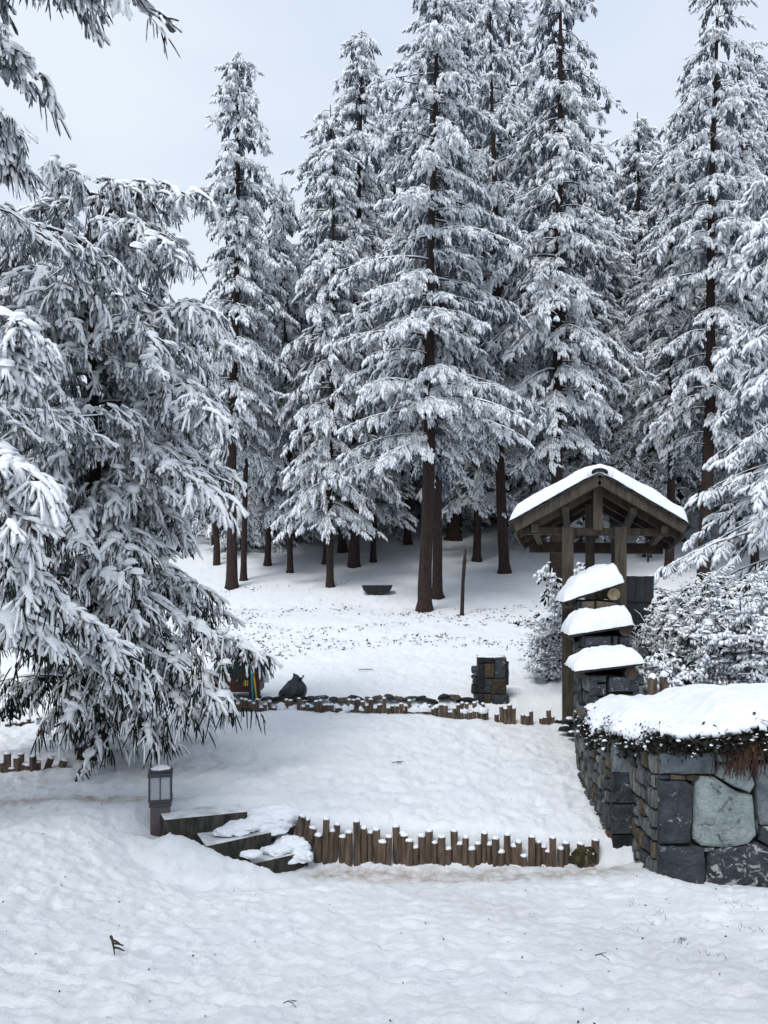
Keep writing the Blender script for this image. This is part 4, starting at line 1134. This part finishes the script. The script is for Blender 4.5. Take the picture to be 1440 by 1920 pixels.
Fq_ = np.stack([I[:-1, :-1], I[:-1, 1:], I[1:, 1:], I[1:, :-1]], -1)[cell_ok]
V_top = np.stack([XX, YY, ZZ], -1).reshape(-1, 3)
used = np.unique(Fq_); remap = -np.ones(nU * nV, int); remap[used] = np.arange(len(used))
me_ = tri_mesh('snow_quilt', V_top[used], remap[Fq_], [M_snow])
o_ = link('snow_quilt', me_, creeper); o_.location = (-2.4, -7.0, -1.1)
sol = o_.modifiers.new('thickness', 'SOLIDIFY'); sol.thickness = 0.05; sol.offset = -1
# hanging foliage below the quilt
rg = np.random.default_rng(50)
def leaf_cloud(P, size, rng, elong=1.6):
    n = len(P)
    a = rng.normal(size=(n, 3)); a /= np.linalg.norm(a, axis=1, keepdims=True)
    b_ = np.cross(a, rng.normal(size=(n, 3))); b_ /= np.linalg.norm(b_, axis=1, keepdims=True) + 1e-9
    s = size * rng.uniform(0.6, 1.4, (n, 1))
    V = np.stack([P - a * s * elong, P + b_ * s, P + a * s * elong, P - b_ * s], 1).reshape(-1, 3)
    Fq = np.arange(n * 4).reshape(n, 4)
    return V, Fq
m_e = (de > 0.0) & (de < 0.16)
ci = np.argwhere(m_e & ((YY < 7.6) | (XX < 2.45)))
ci = ci[rg.integers(0, len(ci), 17000)]
drop = rg.uniform(0, 1, len(ci)) ** 1.3
P = np.stack([XX[ci[:, 0], ci[:, 1]], YY[ci[:, 0], ci[:, 1]], ZZ[ci[:, 0], ci[:, 1]] - 0.045 - drop * 0.13], 1)
P += rg.normal(0, .02, P.shape)
V, Fq_ = leaf_cloud(P, 0.014, rg)
fo = link('foliage', tri_mesh('foliage', V, Fq_, [M_leaf], smooth=False), creeper); fo.location = (-2.4, -7.0, -1.1); fo['kind'] = 'stuff'
# little knobs of snow caught in the leaves
k = rg.integers(0, len(P), 1100)
V, Fc, Mi = scatter(PADS, rg, P[k] + np.array([0, 0, .0]) + (rg.normal(0, .015, (1100, 3))), rg.uniform(0, 6, 1100), rg.uniform(.008, .028, 1100), rg.uniform(0, .5, 1100))
sn = link('snow_knobs', tri_mesh('snow_knobs', V, Fc, [M_snow]), creeper); sn.location = (-2.4, -7.0, -1.1); sn['kind'] = 'stuff'
# dark soil shelf under the foliage
mb = MB(); mb.box(2.36, 6.6, 6.86, 7.6, 1.06, 1.17); mb.quadbox([(2.2, 7.56, 1.0), (2.9, 7.6, 1.0), (3.0, 9.22, 1.06), (2.35, 9.22, 1.06), (2.22, 7.56, 1.12), (2.9, 7.6, 1.12), (3.0, 9.22, 1.15), (2.37, 9.22, 1.15)])
o_ = mb.build('soil', M_moss, creeper); o_.location = (-2.4, -7.0, -1.1)
# trailing dry roots
n = 90
x0 = rg.normal(3.03, .10, n); z1 = rg.uniform(.88, 1.0, n)
s = np.linspace(0, 1, 5)[None]
Pl = np.stack([x0[:, None] + (rg.normal(0, .05, (n, 1))) * s, 6.80 - .06 * np.sin(s * 2) + rg.uniform(-.03, .03, (n, 1)), 1.22 + (z1[:, None] - 1.22) * s], -1)
v, f, mi = tubes(Pl, np.full((n, 5), .0035), False)
o_ = link('dry_roots', tri_mesh('dry_roots', v, f, [M_root], mi), creeper); o_.location = (-2.4, -7.0, -1.1)

# ------------------------------------------------------------------ gate with the little roof
gate = empty('roofed_gate', (0, 0, 0))
tag(gate, 'timber gate with a small snow-covered pitched roof on brown posts', 'roofed gate')
G0 = np.array([3.02, 11.2])
def GP(u, v, z): return (G0[0] + u + 0.24 * v, G0[1] + v - 0.0 * u, z - 0.07 * v - 0.012 * u)
def gbar(name, p, q, wu, wv, mat=None, bev=.006, vert=False):
    """bar between two (u,v,z) points; p, q are centres; wu = thickness across, wv = along v (or z)"""
    mb = MB(); p = np.array(p, float); q = np.array(q, float)
    d_ = q - p; d_ /= np.linalg.norm(d_)
    if vert: s1 = np.array([wu / 2, 0, 0]); s2 = np.array([0, wv / 2, 0])
    else:
        h = np.array([0, 1., 0]) if abs(d_[1]) < 0.7 else np.array([1., 0, 0])
        n_ = np.cross(d_, h); n_ /= np.linalg.norm(n_)
        s1 = n_ * wu / 2; s2 = h * wv / 2
    c = [p - s1 - s2, p + s1 - s2, p + s1 + s2, p - s1 + s2, q - s1 - s2, q + s1 - s2, q + s1 + s2, q - s1 + s2]
    mb.quadbox([GP(*x) for x in c])
    me = mb.mesh(name, mat or M_beam)
    bm_fix(me)
    o = link(name, me, gate)
    bv = o.modifiers.new('bevel', 'BEVEL'); bv.width = bev; bv.segments = 1
    return o
import bmesh
def bm_fix(me):
    bm = bmesh.new(); bm.from_mesh(me); bmesh.ops.recalc_face_normals(bm, faces=bm.faces); bm.to_mesh(me); bm.free()
AP, EV = 4.02, 3.33          # ridge and eave heights (top of barge boards)
HW = 1.20
def roof_z(u): return AP - (AP - EV) * abs(u) / HW
sl = math.atan2(AP - EV, HW)
# posts
for u_, nm in ((-0.45, 'a'), (0.31, 'b')):
    gbar('post', (u_, 0.3, 0.2), (u_, 0.3, 3.32), .165, .14, vert=True)
    gbar('post', (u_, 1.55, 0.3), (u_, 1.55, 3.30), .16, .14, mat=M_board, vert=True)
gbar('king_post', (-0.02, 0.22, 3.26), (-0.02, 0.22, 3.90), .135, .11, vert=True)
gbar('centre_post', (-0.12, 0.95, 1.9), (-0.12, 0.95, 3.75), .14, .12, vert=True)
# tie beams, front then back
gbar('tie_beam', (-1.08, 0.40, 3.27), (1.02, 0.40, 3.27), .105, .09)
gbar('tie_beam', (-1.10, 2.0, 3.20), (1.10, 2.0, 3.20), .17, .12, mat=M_board)
# barge boards front and back
for v_, mt_ in ((0.0, M_beam), (2.15, M_board)):
    for s_ in (-1, 1):
        gbar('barge_board', (0.0, v_, AP - .07), (s_ * HW * 1.0, v_, EV - .06), .145, .05, mat=mt_)
# rafters
for v_ in (0.42, 1.15, 1.9):
    for s_ in (-1, 1):
        gbar('rafter', (0.0, v_, AP - .13), (s_ * HW * .97, v_, EV - .13 + .02), .10, .08, mat=M_beam if v_ < 1 else M_board)
# purlins
for u_ in (-.92, -.48, .48, .92):
    gbar('purlin', (u_, 0.06, roof_z(u_) - .21), (u_, 2.1, roof_z(u_) - .21), .09, .10, mat=M_beam)
# roof boards along the depth
for s_ in (-1, 1):
    for k in range(8):
        u0, u1 = s_ * (HW * k / 8 + .006), s_ * HW * ((k + 1) / 8)
        mb = MB()
        z0, z1 = roof_z(u0) - .045, roof_z(u1) - .045
        c = [(u0, .03, z0), (u1, .03, z1), (u1, 2.12, z1), (u0, 2.12, z0), (u0, .03, z0 + .022), (u1, .03, z1 + .022), (u1, 2.12, z1 + .022), (u0, 2.12, z0 + .022)]
        mb.quadbox([GP(*x) for x in c]); me = mb.mesh('roof_board', M_board); bm_fix(me); link('roof_board', me, gate)
    # shingle courses, each overlapping the next lower one
    for k in range(9):
        ua, ub = HW * 1.04 * k / 9, HW * 1.04 * (k + 1) / 9 + .03
        nsh = 11
        for j in range(nsh):
            if 0 < j < nsh - 1 and k < 8: continue      # hidden by the snow: only the gable ends and the eave course show
            v0 = -.06 + 2.28 * j / nsh; v1 = -.06 + 2.28 * (j + 1) / nsh - .006
            ju = rs.uniform(-.015, .02); jv = rs.uniform(-.02, .015) if j == 0 else 0
            u0, u1 = s_ * ua, s_ * (ub + ju)
            z0, z1 = roof_z(ua) + .012, roof_z(ub) + .040
            mb = MB()
            c = [(u0, v0 + jv, z0 - .012), (u1, v0 + jv, z1 - .018), (u1, v1, z1 - .018), (u0, v1, z0 - .012), (u0, v0 + jv, z0), (u1, v0 + jv, z1), (u1, v1, z1), (u0, v1, z0)]
            mb.quadbox([GP(*x) for x in c]); me = mb.mesh('shingle', M_shingle); bm_fix(me); link('shingle', me, gate)
    gbar('fascia_board', (s_ * HW * .985, 0.04, EV - .12), (s_ * HW * .985, 2.1, EV - .12), .13, .03, mat=M_beam)
# ridge tile
mb = MB()
arc = [(0.115 * cos(a), 0.055 * sin(a)) for a in np.linspace(0, pi, 9)]
for v_ in (-.09, .12):
    for (a_, b_) in arc: mb.v.append(GP(a_, v_, AP + .02 + b_))
for k in range(8): mb.f.append((k, k + 1, k + 10, k + 9)); mb.m.append(0)
mb.f.append(tuple(range(9))); mb.m.append(0)
mb.build('ridge_tile', M_sblack, gate)
# snow on the roof
nU, nV = 90, 30
uu, vv = np.meshgrid(np.linspace(-1, 1, nU), np.linspace(0, 1, nV))
U_ = uu * (HW * 1.045); Vv = -.05 + 2.26 * vv
zb_ = AP + .045 - (AP - EV) * np.abs(U_) / HW
zb_ = AP + .05 - (AP - EV) * np.abs(U_) / HW + .0
edge = np.clip((1 - np.abs(uu)) / .07, 0, 1) ** .5 * np.clip(vv / .045, 0, 1) ** .5 * np.clip((1 - vv) / .05, 0, 1) ** .5
th = .19 * edge * (1 + .35 * fbm(U_ * 1.0, Vv, .5, 4, 66)) + .006
ridge_round = .06 * np.exp(-(U_ / .14) ** 2)
Ztop = zb_ + th - ridge_round
Vv2 = Vv + .03 * fbm(U_, U_ * 0 + vv, .12, 3, 31) * (vv < .03) ; U2 = U_ + .02 * fbm(Vv, Vv * 0, .15, 3, 37) * (np.abs(uu) > .97)
T_ = np.array([GP(a, b_, c) for a, b_, c in zip(U2.ravel(), Vv2.ravel(), Ztop.ravel())])
B_ = np.array([GP(a, b_, c) for a, b_, c in zip(U2.ravel(), Vv2.ravel(), (zb_ + .001).ravel())])
I = np.arange(nU * nV).reshape(nV, nU); n0 = nU * nV
rim = np.array(list(I[0, :]) + list(I[1:, -1]) + list(I[-1, -2::-1]) + list(I[-2:0:-1, 0])); r2 = np.roll(rim, -1)
Fq_ = np.concatenate([np.stack([I[:-1, :-1], I[:-1, 1:], I[1:, 1:], I[1:, :-1]], -1).reshape(-1, 4), np.stack([rim + n0, r2 + n0, r2, rim], -1)])
link('snow_cover', tri_mesh('snow_cover', np.concatenate([T_, B_]), Fq_, [M_snow]), gate)
# gate leaf: dark boards standing open to the right, and the other leaf seen narrow
for j in range(3):
    x0 = 3.60 + j * .135; mb = MB(); mb.box(x0, x0 + .131, 11.86, 11.89, .7, 2.60 - .004 * (j % 2)); mb.build('gate_board', M_gate, gate, bevel=.004)
for zb_ in (2.22, 1.3):
    mb = MB(); mb.box(3.60, 4.0, 11.835, 11.857, zb_, zb_ + .05); mb.build('gate_batten', M_gate, gate, bevel=.004)
for j in range(2):
    x0 = 3.10 + j * .125; mb = MB(); mb.box(x0, x0 + .12, 12.2, 12.23, .7, 2.73); mb.build('gate_board', M_gate, gate, bevel=.004)
snow_lump('snow_cap', gate, (3.22, 12.22, 2.73), .12, .03, .02, 401)

# ------------------------------------------------------------------ small stone pillar behind the far stakes
pil = empty('stone_pillar', (0, 0, 0))
tag(pil, 'squat dark pillar of squared stones with thin snow on top, behind the far stake row', 'pillar')
x0, _, zt_ = at(897, 1233, 12.3); x1 = at(954, 0, 12.3)[0]
mb = MB(); mb.box(x0 + .03, x1 - .03, 12.34, 12.8, .3, zt_ - .01); mb.build('core', M_mortar, pil)
def SP(cells, O):
    for i, (a, b_, c, d_, m) in enumerate(cells):
        stone(pil, [(a, c), (b_, c), (b_, d_), (a, d_)], O, (1, 0, 0), (0, 0, 1), (0, -1, 0), m, seed=500 + i, depth=.06, proud=.02)
w_ = x1 - x0; hb = 0.5; HH = zt_ - hb
SP([(0, .52 * w_, HH * .90, HH, M_sblack), (0, .2 * w_, HH * .62, HH * .89, M_sblack), (.21 * w_, .53 * w_, HH * .63, HH * .89, M_sbrown), (.54 * w_, .9 * w_, HH * .62, HH, M_sdark),
    (.91 * w_, w_, HH * .5, HH * .93, M_sblack), (0, .2 * w_, HH * .36, HH * .61, M_sblack), (.21 * w_, .42 * w_, HH * .36, HH * .61, M_sdark), (.43 * w_, .9 * w_, HH * .34, HH * .61, M_sbrown),
    (0, .17 * w_, 0, HH * .35, M_sblack), (.18 * w_, .42 * w_, HH * .12, HH * .34, M_sbrown), (.43 * w_, w_, HH * .1, HH * .33, M_sdark), (.18 * w_, w_, 0, HH * .1, M_sblack)], (x0, 12.3, hb))
rubble(pil, (x0 - .03, 12.78, hb), (0, -1, 0), (-1, 0, 0), .45, HH * .8, .2, [M_sblack, M_sdark], 530)
snow_lump('snow_cap', pil, ((x0 + x1) / 2, 12.55, zt_ - .01), w_ * .5, .24, .045, 540)

# ------------------------------------------------------------------ rocks behind the far stakes
edg = empty('rock_edging', (0, 0, 0))
tag(edg, 'line of dark broken rocks and earth showing behind the far stake row', 'rock edging')
px = 478
i = 0
while px < 888:
    d = 12.28 + rs.uniform(-.03, .05); x = (px - CX) / F * d
    r_ = rs.uniform(.07, .16); V_, F_, _m = pad_template(np.random.default_rng(600 + i), .8)
    me_ = tri_mesh('rock', V_ * np.array([r_, .09, rs.uniform(.05, .10)]), F_, [rs.choice([M_sbrown, M_sblack, M_sblack, M_stan, M_sdark])], smooth=False)
    o_ = link('rock', me_, edg); o_.location = (x, d, float(base_ground(x, d)) + .035 + rs.uniform(0, .035)); o_.rotation_euler = (0, rs.uniform(-.3, .3), rs.uniform(-.3, .3))
    px += r_ * 122 * 1.45; i += 1

# ------------------------------------------------------------------ black bag, blue scrap
q = np.random.default_rng(9)
n1, n2 = 30, 16
bgx, bgy, bgz = at(547, 1336, 12.42)
bgz = float(base_ground(bgx, bgy)) 
V = []
for j in range(n2 + 1):
    t = j / n2
    for i in range(n1):
        a = 2 * pi * i / n1
        r_ = (0.62 + .38 * sin(pi * min(1, t * 1.15 + .1))) * (1 - t ** 5) ** .5
        fold = 1 + .10 * sin(3 * a + 2 * t) + .06 * sin(7 * a - 5 * t) * (.3 + t) + .04 * sin(13 * a + 4 * t)
        V.append((.215 * r_ * fold * cos(a) + .02 * t, .17 * r_ * fold * sin(a), .35 * t * (1 + .16 * cos(a) + .05 * sin(3 * a))))
for k in range(3): pass
Fc = []
for j in range(n2):
    for i in range(n1):
        a = j * n1 + i; b_ = j * n1 + (i + 1) % n1
        Fc.append((a, b_, b_ + n1, a + n1))
bag = empty('rubbish_bag', (bgx, bgy, bgz - .02)); tag(bag, 'full black plastic rubbish bag lying behind the far stakes', 'rubbish bag')
link('bag', tri_mesh('bag', V, Fc, [M_bag]), bag)
mb = MB(); mb.tube([(.15, -.03, .33), (.18, -.03, .36), (.185, -.03, .385)], [.03, .012, .018], 7, jit=.2); mb.build('knot', M_bag, bag, smooth=True)
x, _, z = at(593, 1323, 12.18)
blu = snow_lump('blue_scrap', None, (x, 12.16, z - .01), .085, .05, .035, 77, n1=9, n2=5, lump=.8, mat=M_blue)
tag(blu, 'crumpled bright blue plastic scrap among the far stakes right of the black bag', 'plastic scrap')

# ------------------------------------------------------------------ cart of rubbish under the boughs with its two poles
cx0, cy0, _ = at(450, 1315, 12.5)
cz0 = float(base_ground(cx0, cy0))
cart = empty('rubbish_cart', (cx0, cy0, cz0)); tag(cart, 'red-brown cart under a dark green tarp, half hidden by the drooping boughs', 'cart')
mb = MB(); mb.box(-.36, .345, -.25, .25, .10, .36); mb.build('body', M_rust, cart, bevel=.01)
mb = MB(); mb.box(-.38, .365, -.27, .27, .363, .395); mb.build('rim', M_rust, cart, bevel=.006)
mb = MB(); mb.box(.10, .17, -.262, -.252, .2, .355); mb.build('yellow_plate', M_yellow, cart)
for sx in (-.28, .27):
    mb = MB(); mb.tube([(sx, -.27, .09), (sx, -.23, .09)], [.09, .09], 12); mb.build('wheel', M_bag, cart)
q_ = snow_lump('tarp', cart, (-.02, 0, .40), .40, .27, .34, 88, lump=.35, mat=M_tarp)
snow_lump('snow_cap', cart, (-.05, 0, .66), .2, .16, .09, 89)
bgw = snow_lump('white_carrier_bag', None, (cx0 + .40, cy0 - .06, cz0 + .27), .06, .045, .13, 93, n1=10, n2=7, lump=.6, mat=M_white)
tag(bgw, 'limp white carrier bag hanging at the right side of the red-brown cart', 'carrier bag')
for (a_, b_, m, lab) in (((469, 1222), (475, 1314), M_cyan, 'cyan tool pole leaning on the red-brown cart'), ((472, 1236), (483, 1314), M_yellow, 'yellow tool pole leaning beside the cyan pole')):
    e_ = empty('tool_pole', at(b_[0], b_[1], 12.16)); tag(e_, lab, 'tool pole')
    A = np.array(at(a_[0], a_[1], 12.2)) - np.array(e_.location); B = np.array([0, 0, -.1])
    mb = MB(); mb.tube([B, (A + B) / 2, A], [.014, .014, .014], 8); mb.build('shaft', m, e_, smooth=True)
    if m is M_cyan:
        mb = MB(); mb.tube([A, A + np.array([-.01, 0, .10])], [.018, .016], 8); mb.build('grip', M_bag, e_)

# ------------------------------------------------------------------ drain, snag, on the slope
x, d = hit(707, 1117, 12.6)
tr = empty('half_round_drain', (x, d, float(base_ground(x, d)) + .30)); tag(tr, 'dark half-round drain opening sunk in the snowy slope between the trunks', 'drain')
mb = MB(); R_ = .48
arc = [(R_ * cos(a), -.30 * sin(a)) for a in np.linspace(0, pi, 13)]
for (yy, k) in ((0, 1.0), (.55, .9)):
    for (a_, b_) in arc: mb.v.append((a_ * k, yy, b_ * k))
for k in range(12): mb.f.append((k, k + 1, k + 14, k + 13)); mb.m.append(0)
mb.f.append(tuple(range(13, 26))); mb.m.append(0); mb.f.append(tuple(range(13))); mb.m.append(0)
mb.build('trough', M_sblack, tr)
mb = MB(); mb.box(-.5, .5, -.02, .5, .003, .035); mb.build('lid', M_sdark, tr, bevel=.01)
x, d = hit(866, 1154, 12.6)
mb = MB(); zb_ = float(base_ground(x, d)); s_ = d / F
mb.tube([(x, d, zb_ - .3), (x, d, zb_ + .1), (x + .03, d, zb_ + .9), (x + .07, d, zb_ + 1.5), (x + .11, d, zb_ + 1.88)], [.08, .06, .05, .06, .015], 9, jit=.12)
tag(mb.build('broken_snag', M_bark, smooth=True), 'thin broken dead trunk standing between the central trunks and the stone pillar', 'dead trunk')
x, d = hit(406, 1060, 12.6); zb_ = gz(x, d)
mb = MB(); mb.tube([(x, d, zb_ - .3), (x + .02, d, zb_ + .8), (x - .12, d, zb_ + 1.9), (x + .15, d, zb_ + 3.2), (x + .45, d, zb_ + 5.0)], [.16, .13, .11, .09, .03], 9, jit=.08)
tag(mb.build('crooked_trunk', M_bark, smooth=True), 'crooked dark bare trunk left of the slender spire', 'dead trunk')

# ------------------------------------------------------------------ shrubs
SHR = {}
def make_shrub(name, loc, R_, H_, n, seed, label, blob=(.015, .05), leafy=1.0, dens=1.0, cat='shrub', key=None):
    if key in SHR:
        r0_, h0_, st_, lv_ = SHR[key]
        e_ = empty(name, loc, seed * 1.3); tag(e_, label, cat); e_.scale = (R_ / r0_, R_ / r0_, H_ / h0_)
        link('stems', st_, e_); link('leaves', lv_, e_); return e_
    rng = np.random.default_rng(seed)
    az = rng.uniform(0, 6.28, n); L_ = rng.uniform(.42, 1.15, n); lean_ = rng.uniform(.1, 1.0, n)
    s = np.linspace(0, 1, 7)[None]
    r = R_ * (L_ * lean_)[:, None] * s ** 1.1
    z = H_ * L_[:, None] * (1.35 * s - (.30 + .35 * lean_[:, None]) * s ** 2.2)
    a = az[:, None] + rng.uniform(-.5, .5, (n, 1)) * s
    P = np.stack([r * np.cos(a), r * np.sin(a), z], -1)
    polys = [(P, .013 * (1.1 - .8 * s) * np.ones((n, 1)))]
    subs = []
    for k in range(int(n * 9 * dens)):
        i = rng.integers(0, n); s0 = rng.uniform(.3, 1.0); b0 = interp_poly(P[i], np.array([s0]))[0]
        dr = rng.normal(size=3); dr[2] = abs(dr[2]) * .4 + .1; dr /= np.linalg.norm(dr)
        l2 = rng.uniform(.12, .38) * R_
        subs.append((b0, b0 + dr * l2 * .5 + np.array([0, 0, .02]), b0 + dr * l2 - np.array([0, 0, .05 * R_])))
    S = np.array(subs); polys.append((S, np.array([[.007, .006, .004]]) * np.ones((len(S), 1))))
    BV = []; BF = []; BM = []; off = 0
    for (Pp, Rp_) in polys:
        v, f, mi = tubes(Pp, Rp_); BV.append(v); BF.append(f + off); BM.append(mi); off += len(v)
    e_ = empty(name, loc); tag(e_, label, cat)
    st_ = link('stems', tri_mesh('stems', np.concatenate(BV), np.concatenate(BF), [M_darkbark, M_frost], np.concatenate(BM)), e_)
    pts = np.concatenate([S[:, 1], S[:, 2], S[:, 2] + rng.normal(0, .03, S[:, 2].shape), (S[:, 0] + S[:, 1]) / 2])
    pts = pts[(pts[:, 2] > .08) & (rng.random(len(pts)) < .55)]
    m = len(pts)
    V, Fc, Mi = scatter([spray_template(rng, 5, .15, .040, h, 1) for h in (.0, .4, .8)], rng, pts, rng.uniform(0, 6.28, m), rng.uniform(.6, 1.3, m) * leafy, rng.uniform(-.8, .6, m))
    k = rng.random(m) < .40
    V2, F2, M2 = scatter(PADS, rng, pts[k], rng.uniform(0, 6.28, int(k.sum())), blob[0] + (blob[1] * 1.5 - blob[0]) * rng.random(int(k.sum())) ** 2, rng.uniform(0, .4, int(k.sum())))
    crown = tri_mesh('leaves', np.concatenate([V, V2]), np.concatenate([Fc, F2 + len(V)]), [M_frost, M_leaf], np.concatenate([Mi, M2]))
    link('leaves', crown, e_)
    SHR[key] = (R_, H_, st_.data, crown)
    return e_
for i, (px, d, zb_, R_, H_, n, lab, bl) in enumerate([
    (1400, 9.9, .9, .95, 1.55, 90, 'big leafy shrub crusted with snow behind the low stone wall at right edge', (.02, .06)),
    (1320, 10.8, .9, .9, 1.45, 80, 'snow-dusted shrub behind the low wall, just left of the big leafy one', (.02, .05)),
    (1250, 11.6, .9, .8, 1.25, 60, 'twiggy frosted shrub beside the dark gate boards', (.015, .04)),
    (1235, 9.7, .7, .5, 1.1, 40, 'arching frosted bramble right behind the stepped stone wall', (.012, .03)),
    (1500, 11.5, 1.0, 1.1, 1.9, 80, 'frosted shrub mostly beyond the right edge behind the wall', (.02, .05)),
    (1030, 13.6, .75, .62, 1.15, 50, 'snowy bush pressed against the left gate post', (.015, .04)),
    (1095, 14.8, .85, .8, 1.9, 60, 'snowy bush seen between the gate posts under the little roof', (.015, .05)),
    (1350, 14.0, 1.2, 1.1, 1.35, 60, 'low frosted thicket at the foot of the thick reddish trunk right of the roof', (.02, .05))]):
    x = (px - CX) / F * d
    make_shrub('snowy_shrub', (x, d, min(zb_, gz(x, d)) if i not in (0, 1, 2, 3, 4) else gz(x, d) - .05), R_, H_, n, 700 + i, lab, bl, key='AABCACCA'[i])
for i, (px, d, R_, H_, lab) in enumerate([(490, 37, 1.6, 3.0, 'bare frosted bush on the brow of the slope between the spire and the next trunk'), (400, 34, 1.3, 3.2, 'bare frosted bush on the slope behind the crooked trunk'),
                                          (740, 38, 1.6, 2.6, 'bare frosted bush deep in the wood above the drain'), (1215, 30, 1.6, 4.5, 'tangle of bare frosted twigs deep in the wood right of the roof'),
                                          (1180, 36, 2.0, 5.5, 'taller tangle of bare twigs in the dark wood above the roof ridge')]):
    x = (px - CX) / F * d
    make_shrub('bare_bush', (x, d, gz(x, d) - .1), R_, H_, 40, 800 + i, lab, (.02, .06), leafy=1.2, dens=.8, cat='bush', key='D')

# ------------------------------------------------------------------ litter, twigs, grass poking through the snow
rl = np.random.default_rng(77)
n = 5200
y = 12.6 + 24 * rl.beta(1.6, 2.2, n); x = rl.uniform(-.42, .40, n) * y
dens = fbm(x, y, 2.2, 3, 99) + .55 * np.exp(-((y - 21) / 4) ** 2)
kk = dens > 0.42; x, y = x[kk], y[kk]
clx = np.repeat(x, 2) + rl.normal(0, .06, len(x) * 2); cly = np.repeat(y, 2) + rl.normal(0, .06, len(x) * 2)
P = np.stack([clx, cly, ground(clx, cly) + .012], 1)
V, Fq_ = leaf_cloud(P, .014 * rl.uniform(.4, 1.6, (len(P), 1)), rl, 2.4)
V[:, 2] = np.maximum(V[:, 2], np.repeat(P[:, 2], 4) - .004)
tag(link('leaf_litter', tri_mesh('leaf_litter', V, Fq_, [M_litter], smooth=False)), 'dark leaf litter and needles scattered on the snowy slope below the trees', 'leaf litter', kind='stuff')
n = 260
y = rl.uniform(2.8, 12.0, n); x = rl.uniform(-.5, .5, n) * y
P = np.stack([x, y, ground(x, y) + .006], 1); V, Fq_ = leaf_cloud(P, .0045, rl, 1.7)
tag(link('needle_litter', tri_mesh('needle_litter', V, Fq_, [M_litter], smooth=False)), 'tiny dark needles and crumbs sprinkled over the foreground snow', 'needle litter', kind='stuff')

def twig(px, py, size, ang, seed, label, name='fallen_twig', forks=4):
    x, d = hit(px, py, 2.0); q_ = random.Random(seed)
    z = max(gz(x, d), gz(x + size * cos(ang), d + size * sin(ang)), gz(x + size * .5 * cos(ang), d + size * .5 * sin(ang))) + .010
    mb = MB()
    L_ = size; dx, dy = cos(ang), sin(ang)
    pts = [(x + dx * L_ * t, d + dy * L_ * t, z + .012 * sin(t * 4)) for t in (0, .35, .7, 1.0)]
    q0 = min(1.0, size / .18)
    mb.tube(pts, [.008 * q0, .007 * q0, .005 * q0, .003 * q0], 6)
    for k in range(forks):
        t = .3 + .7 * k / max(1, forks); a = ang + q_.uniform(.3, .8); l = L_ * q_.uniform(.3, .55)
        bx_, by_ = x + dx * L_ * t, d + dy * L_ * t
        mb.tube([(bx_, by_, z + .008), (bx_ + cos(a) * l * .5, by_ + sin(a) * l * .5, z + .014), (bx_ + cos(a) * l, by_ + sin(a) * l, z + .012)], [.006 * q0, .005 * q0, .003 * q0], 5)
    tag(mb.build(name, M_darkbark, smooth=True), label, 'twig')
twig(208, 1782, .20, -1.15, 1, 'forked dark twig lying on the snow at lower left', forks=3)
twig(1116, 1806, .07, -.5, 2, 'small straight twig on the snow at lower right', forks=1)
twig(532, 1884, .055, -.3, 3, 'tiny tufted twig near the bottom edge', forks=3)
x, d = hit(672, 1264, 12.6); twig(672, 1264, .28, -.1, 4, 'little reddish twig on the open snow above the black bag', forks=2)
twig(735, 1435, .12, -.2, 5, 'dark twig lying on the terrace between the two stake rows', forks=3)

def tuft(px, py, n, h, seed, label):
    x, d = hit(px, py, 3.0); rng = np.random.default_rng(seed)
    b0 = np.stack([x + rng.normal(0, .035, n), d + rng.normal(0, .05, n)], 1); z = ground(b0[:, 0], b0[:, 1])
    s = np.linspace(0, 1, 4)[None]; a = rng.uniform(0, 6.28, (n, 1)); l = h * rng.uniform(.4, 1, (n, 1))
    Pl = np.stack([b0[:, :1] + np.cos(a) * l * .5 * s ** 2, b0[:, 1:] + np.sin(a) * l * .5 * s ** 2, z[:, None] - .01 + l * (s - .3 * s * s)], -1)
    v, f, mi = tubes(Pl, .0018 * (1.2 - s) * np.ones((n, 1)), False)
    tag(link('grass_tuft', tri_mesh('grass_tuft', v, f, [M_leaf], mi)), label, 'grass', 'dry grass tufts poking through the snow by the wall', 'stuff')
for i, (px, py, n, h) in enumerate([(1188, 1695, 8, .07), (1212, 1730, 8, .06), (1277, 1765, 22, .06), (1388, 1700, 10, .06), (1412, 1745, 12, .06), (1235, 1715, 6, .06), (1330, 1790, 7, .05), (1175, 1745, 6, .05)]):
    tuft(px, py, n, h, 900 + i, 'sparse dry grass blades poking through the snow bank before the low stone wall')

# moss clump between the last stakes
x, _, z = at(1093, 1598, 7.36)
mc = snow_lump('moss_clump', None, (x, 7.38, z - .06), .10, .045, .09, 66, lump=.9, mat=M_moss)
tag(mc, 'dark moss clump around the last stakes next to the wall pier', 'moss')
# rocks at the foot of the gate post
rk = empty('rock_heap', (0, 0, 0)); tag(rk, 'few dark snow-crusted rocks at the foot of the wall by the gate post', 'rocks')
for i, (px, py, d, r_) in enumerate([(1060, 1366, 11.2, .09), (1072, 1376, 11.0, .08), (1050, 1352, 11.5, .07), (1068, 1352, 11.3, .10)]):
    x, _, z = at(px, py, d); V_, F_, _m = pad_template(np.random.default_rng(950 + i), .8)
    o_ = link('rock', tri_mesh('rock', V_ * r_, F_, [M_sblack], smooth=False), rk); o_.location = (x, d, z - .02)
    snow_lump('snow_cap', o_, (0, 0, r_ * .55), r_ * .6, r_ * .6, r_ * .3, 960 + i, n1=9, n2=5)
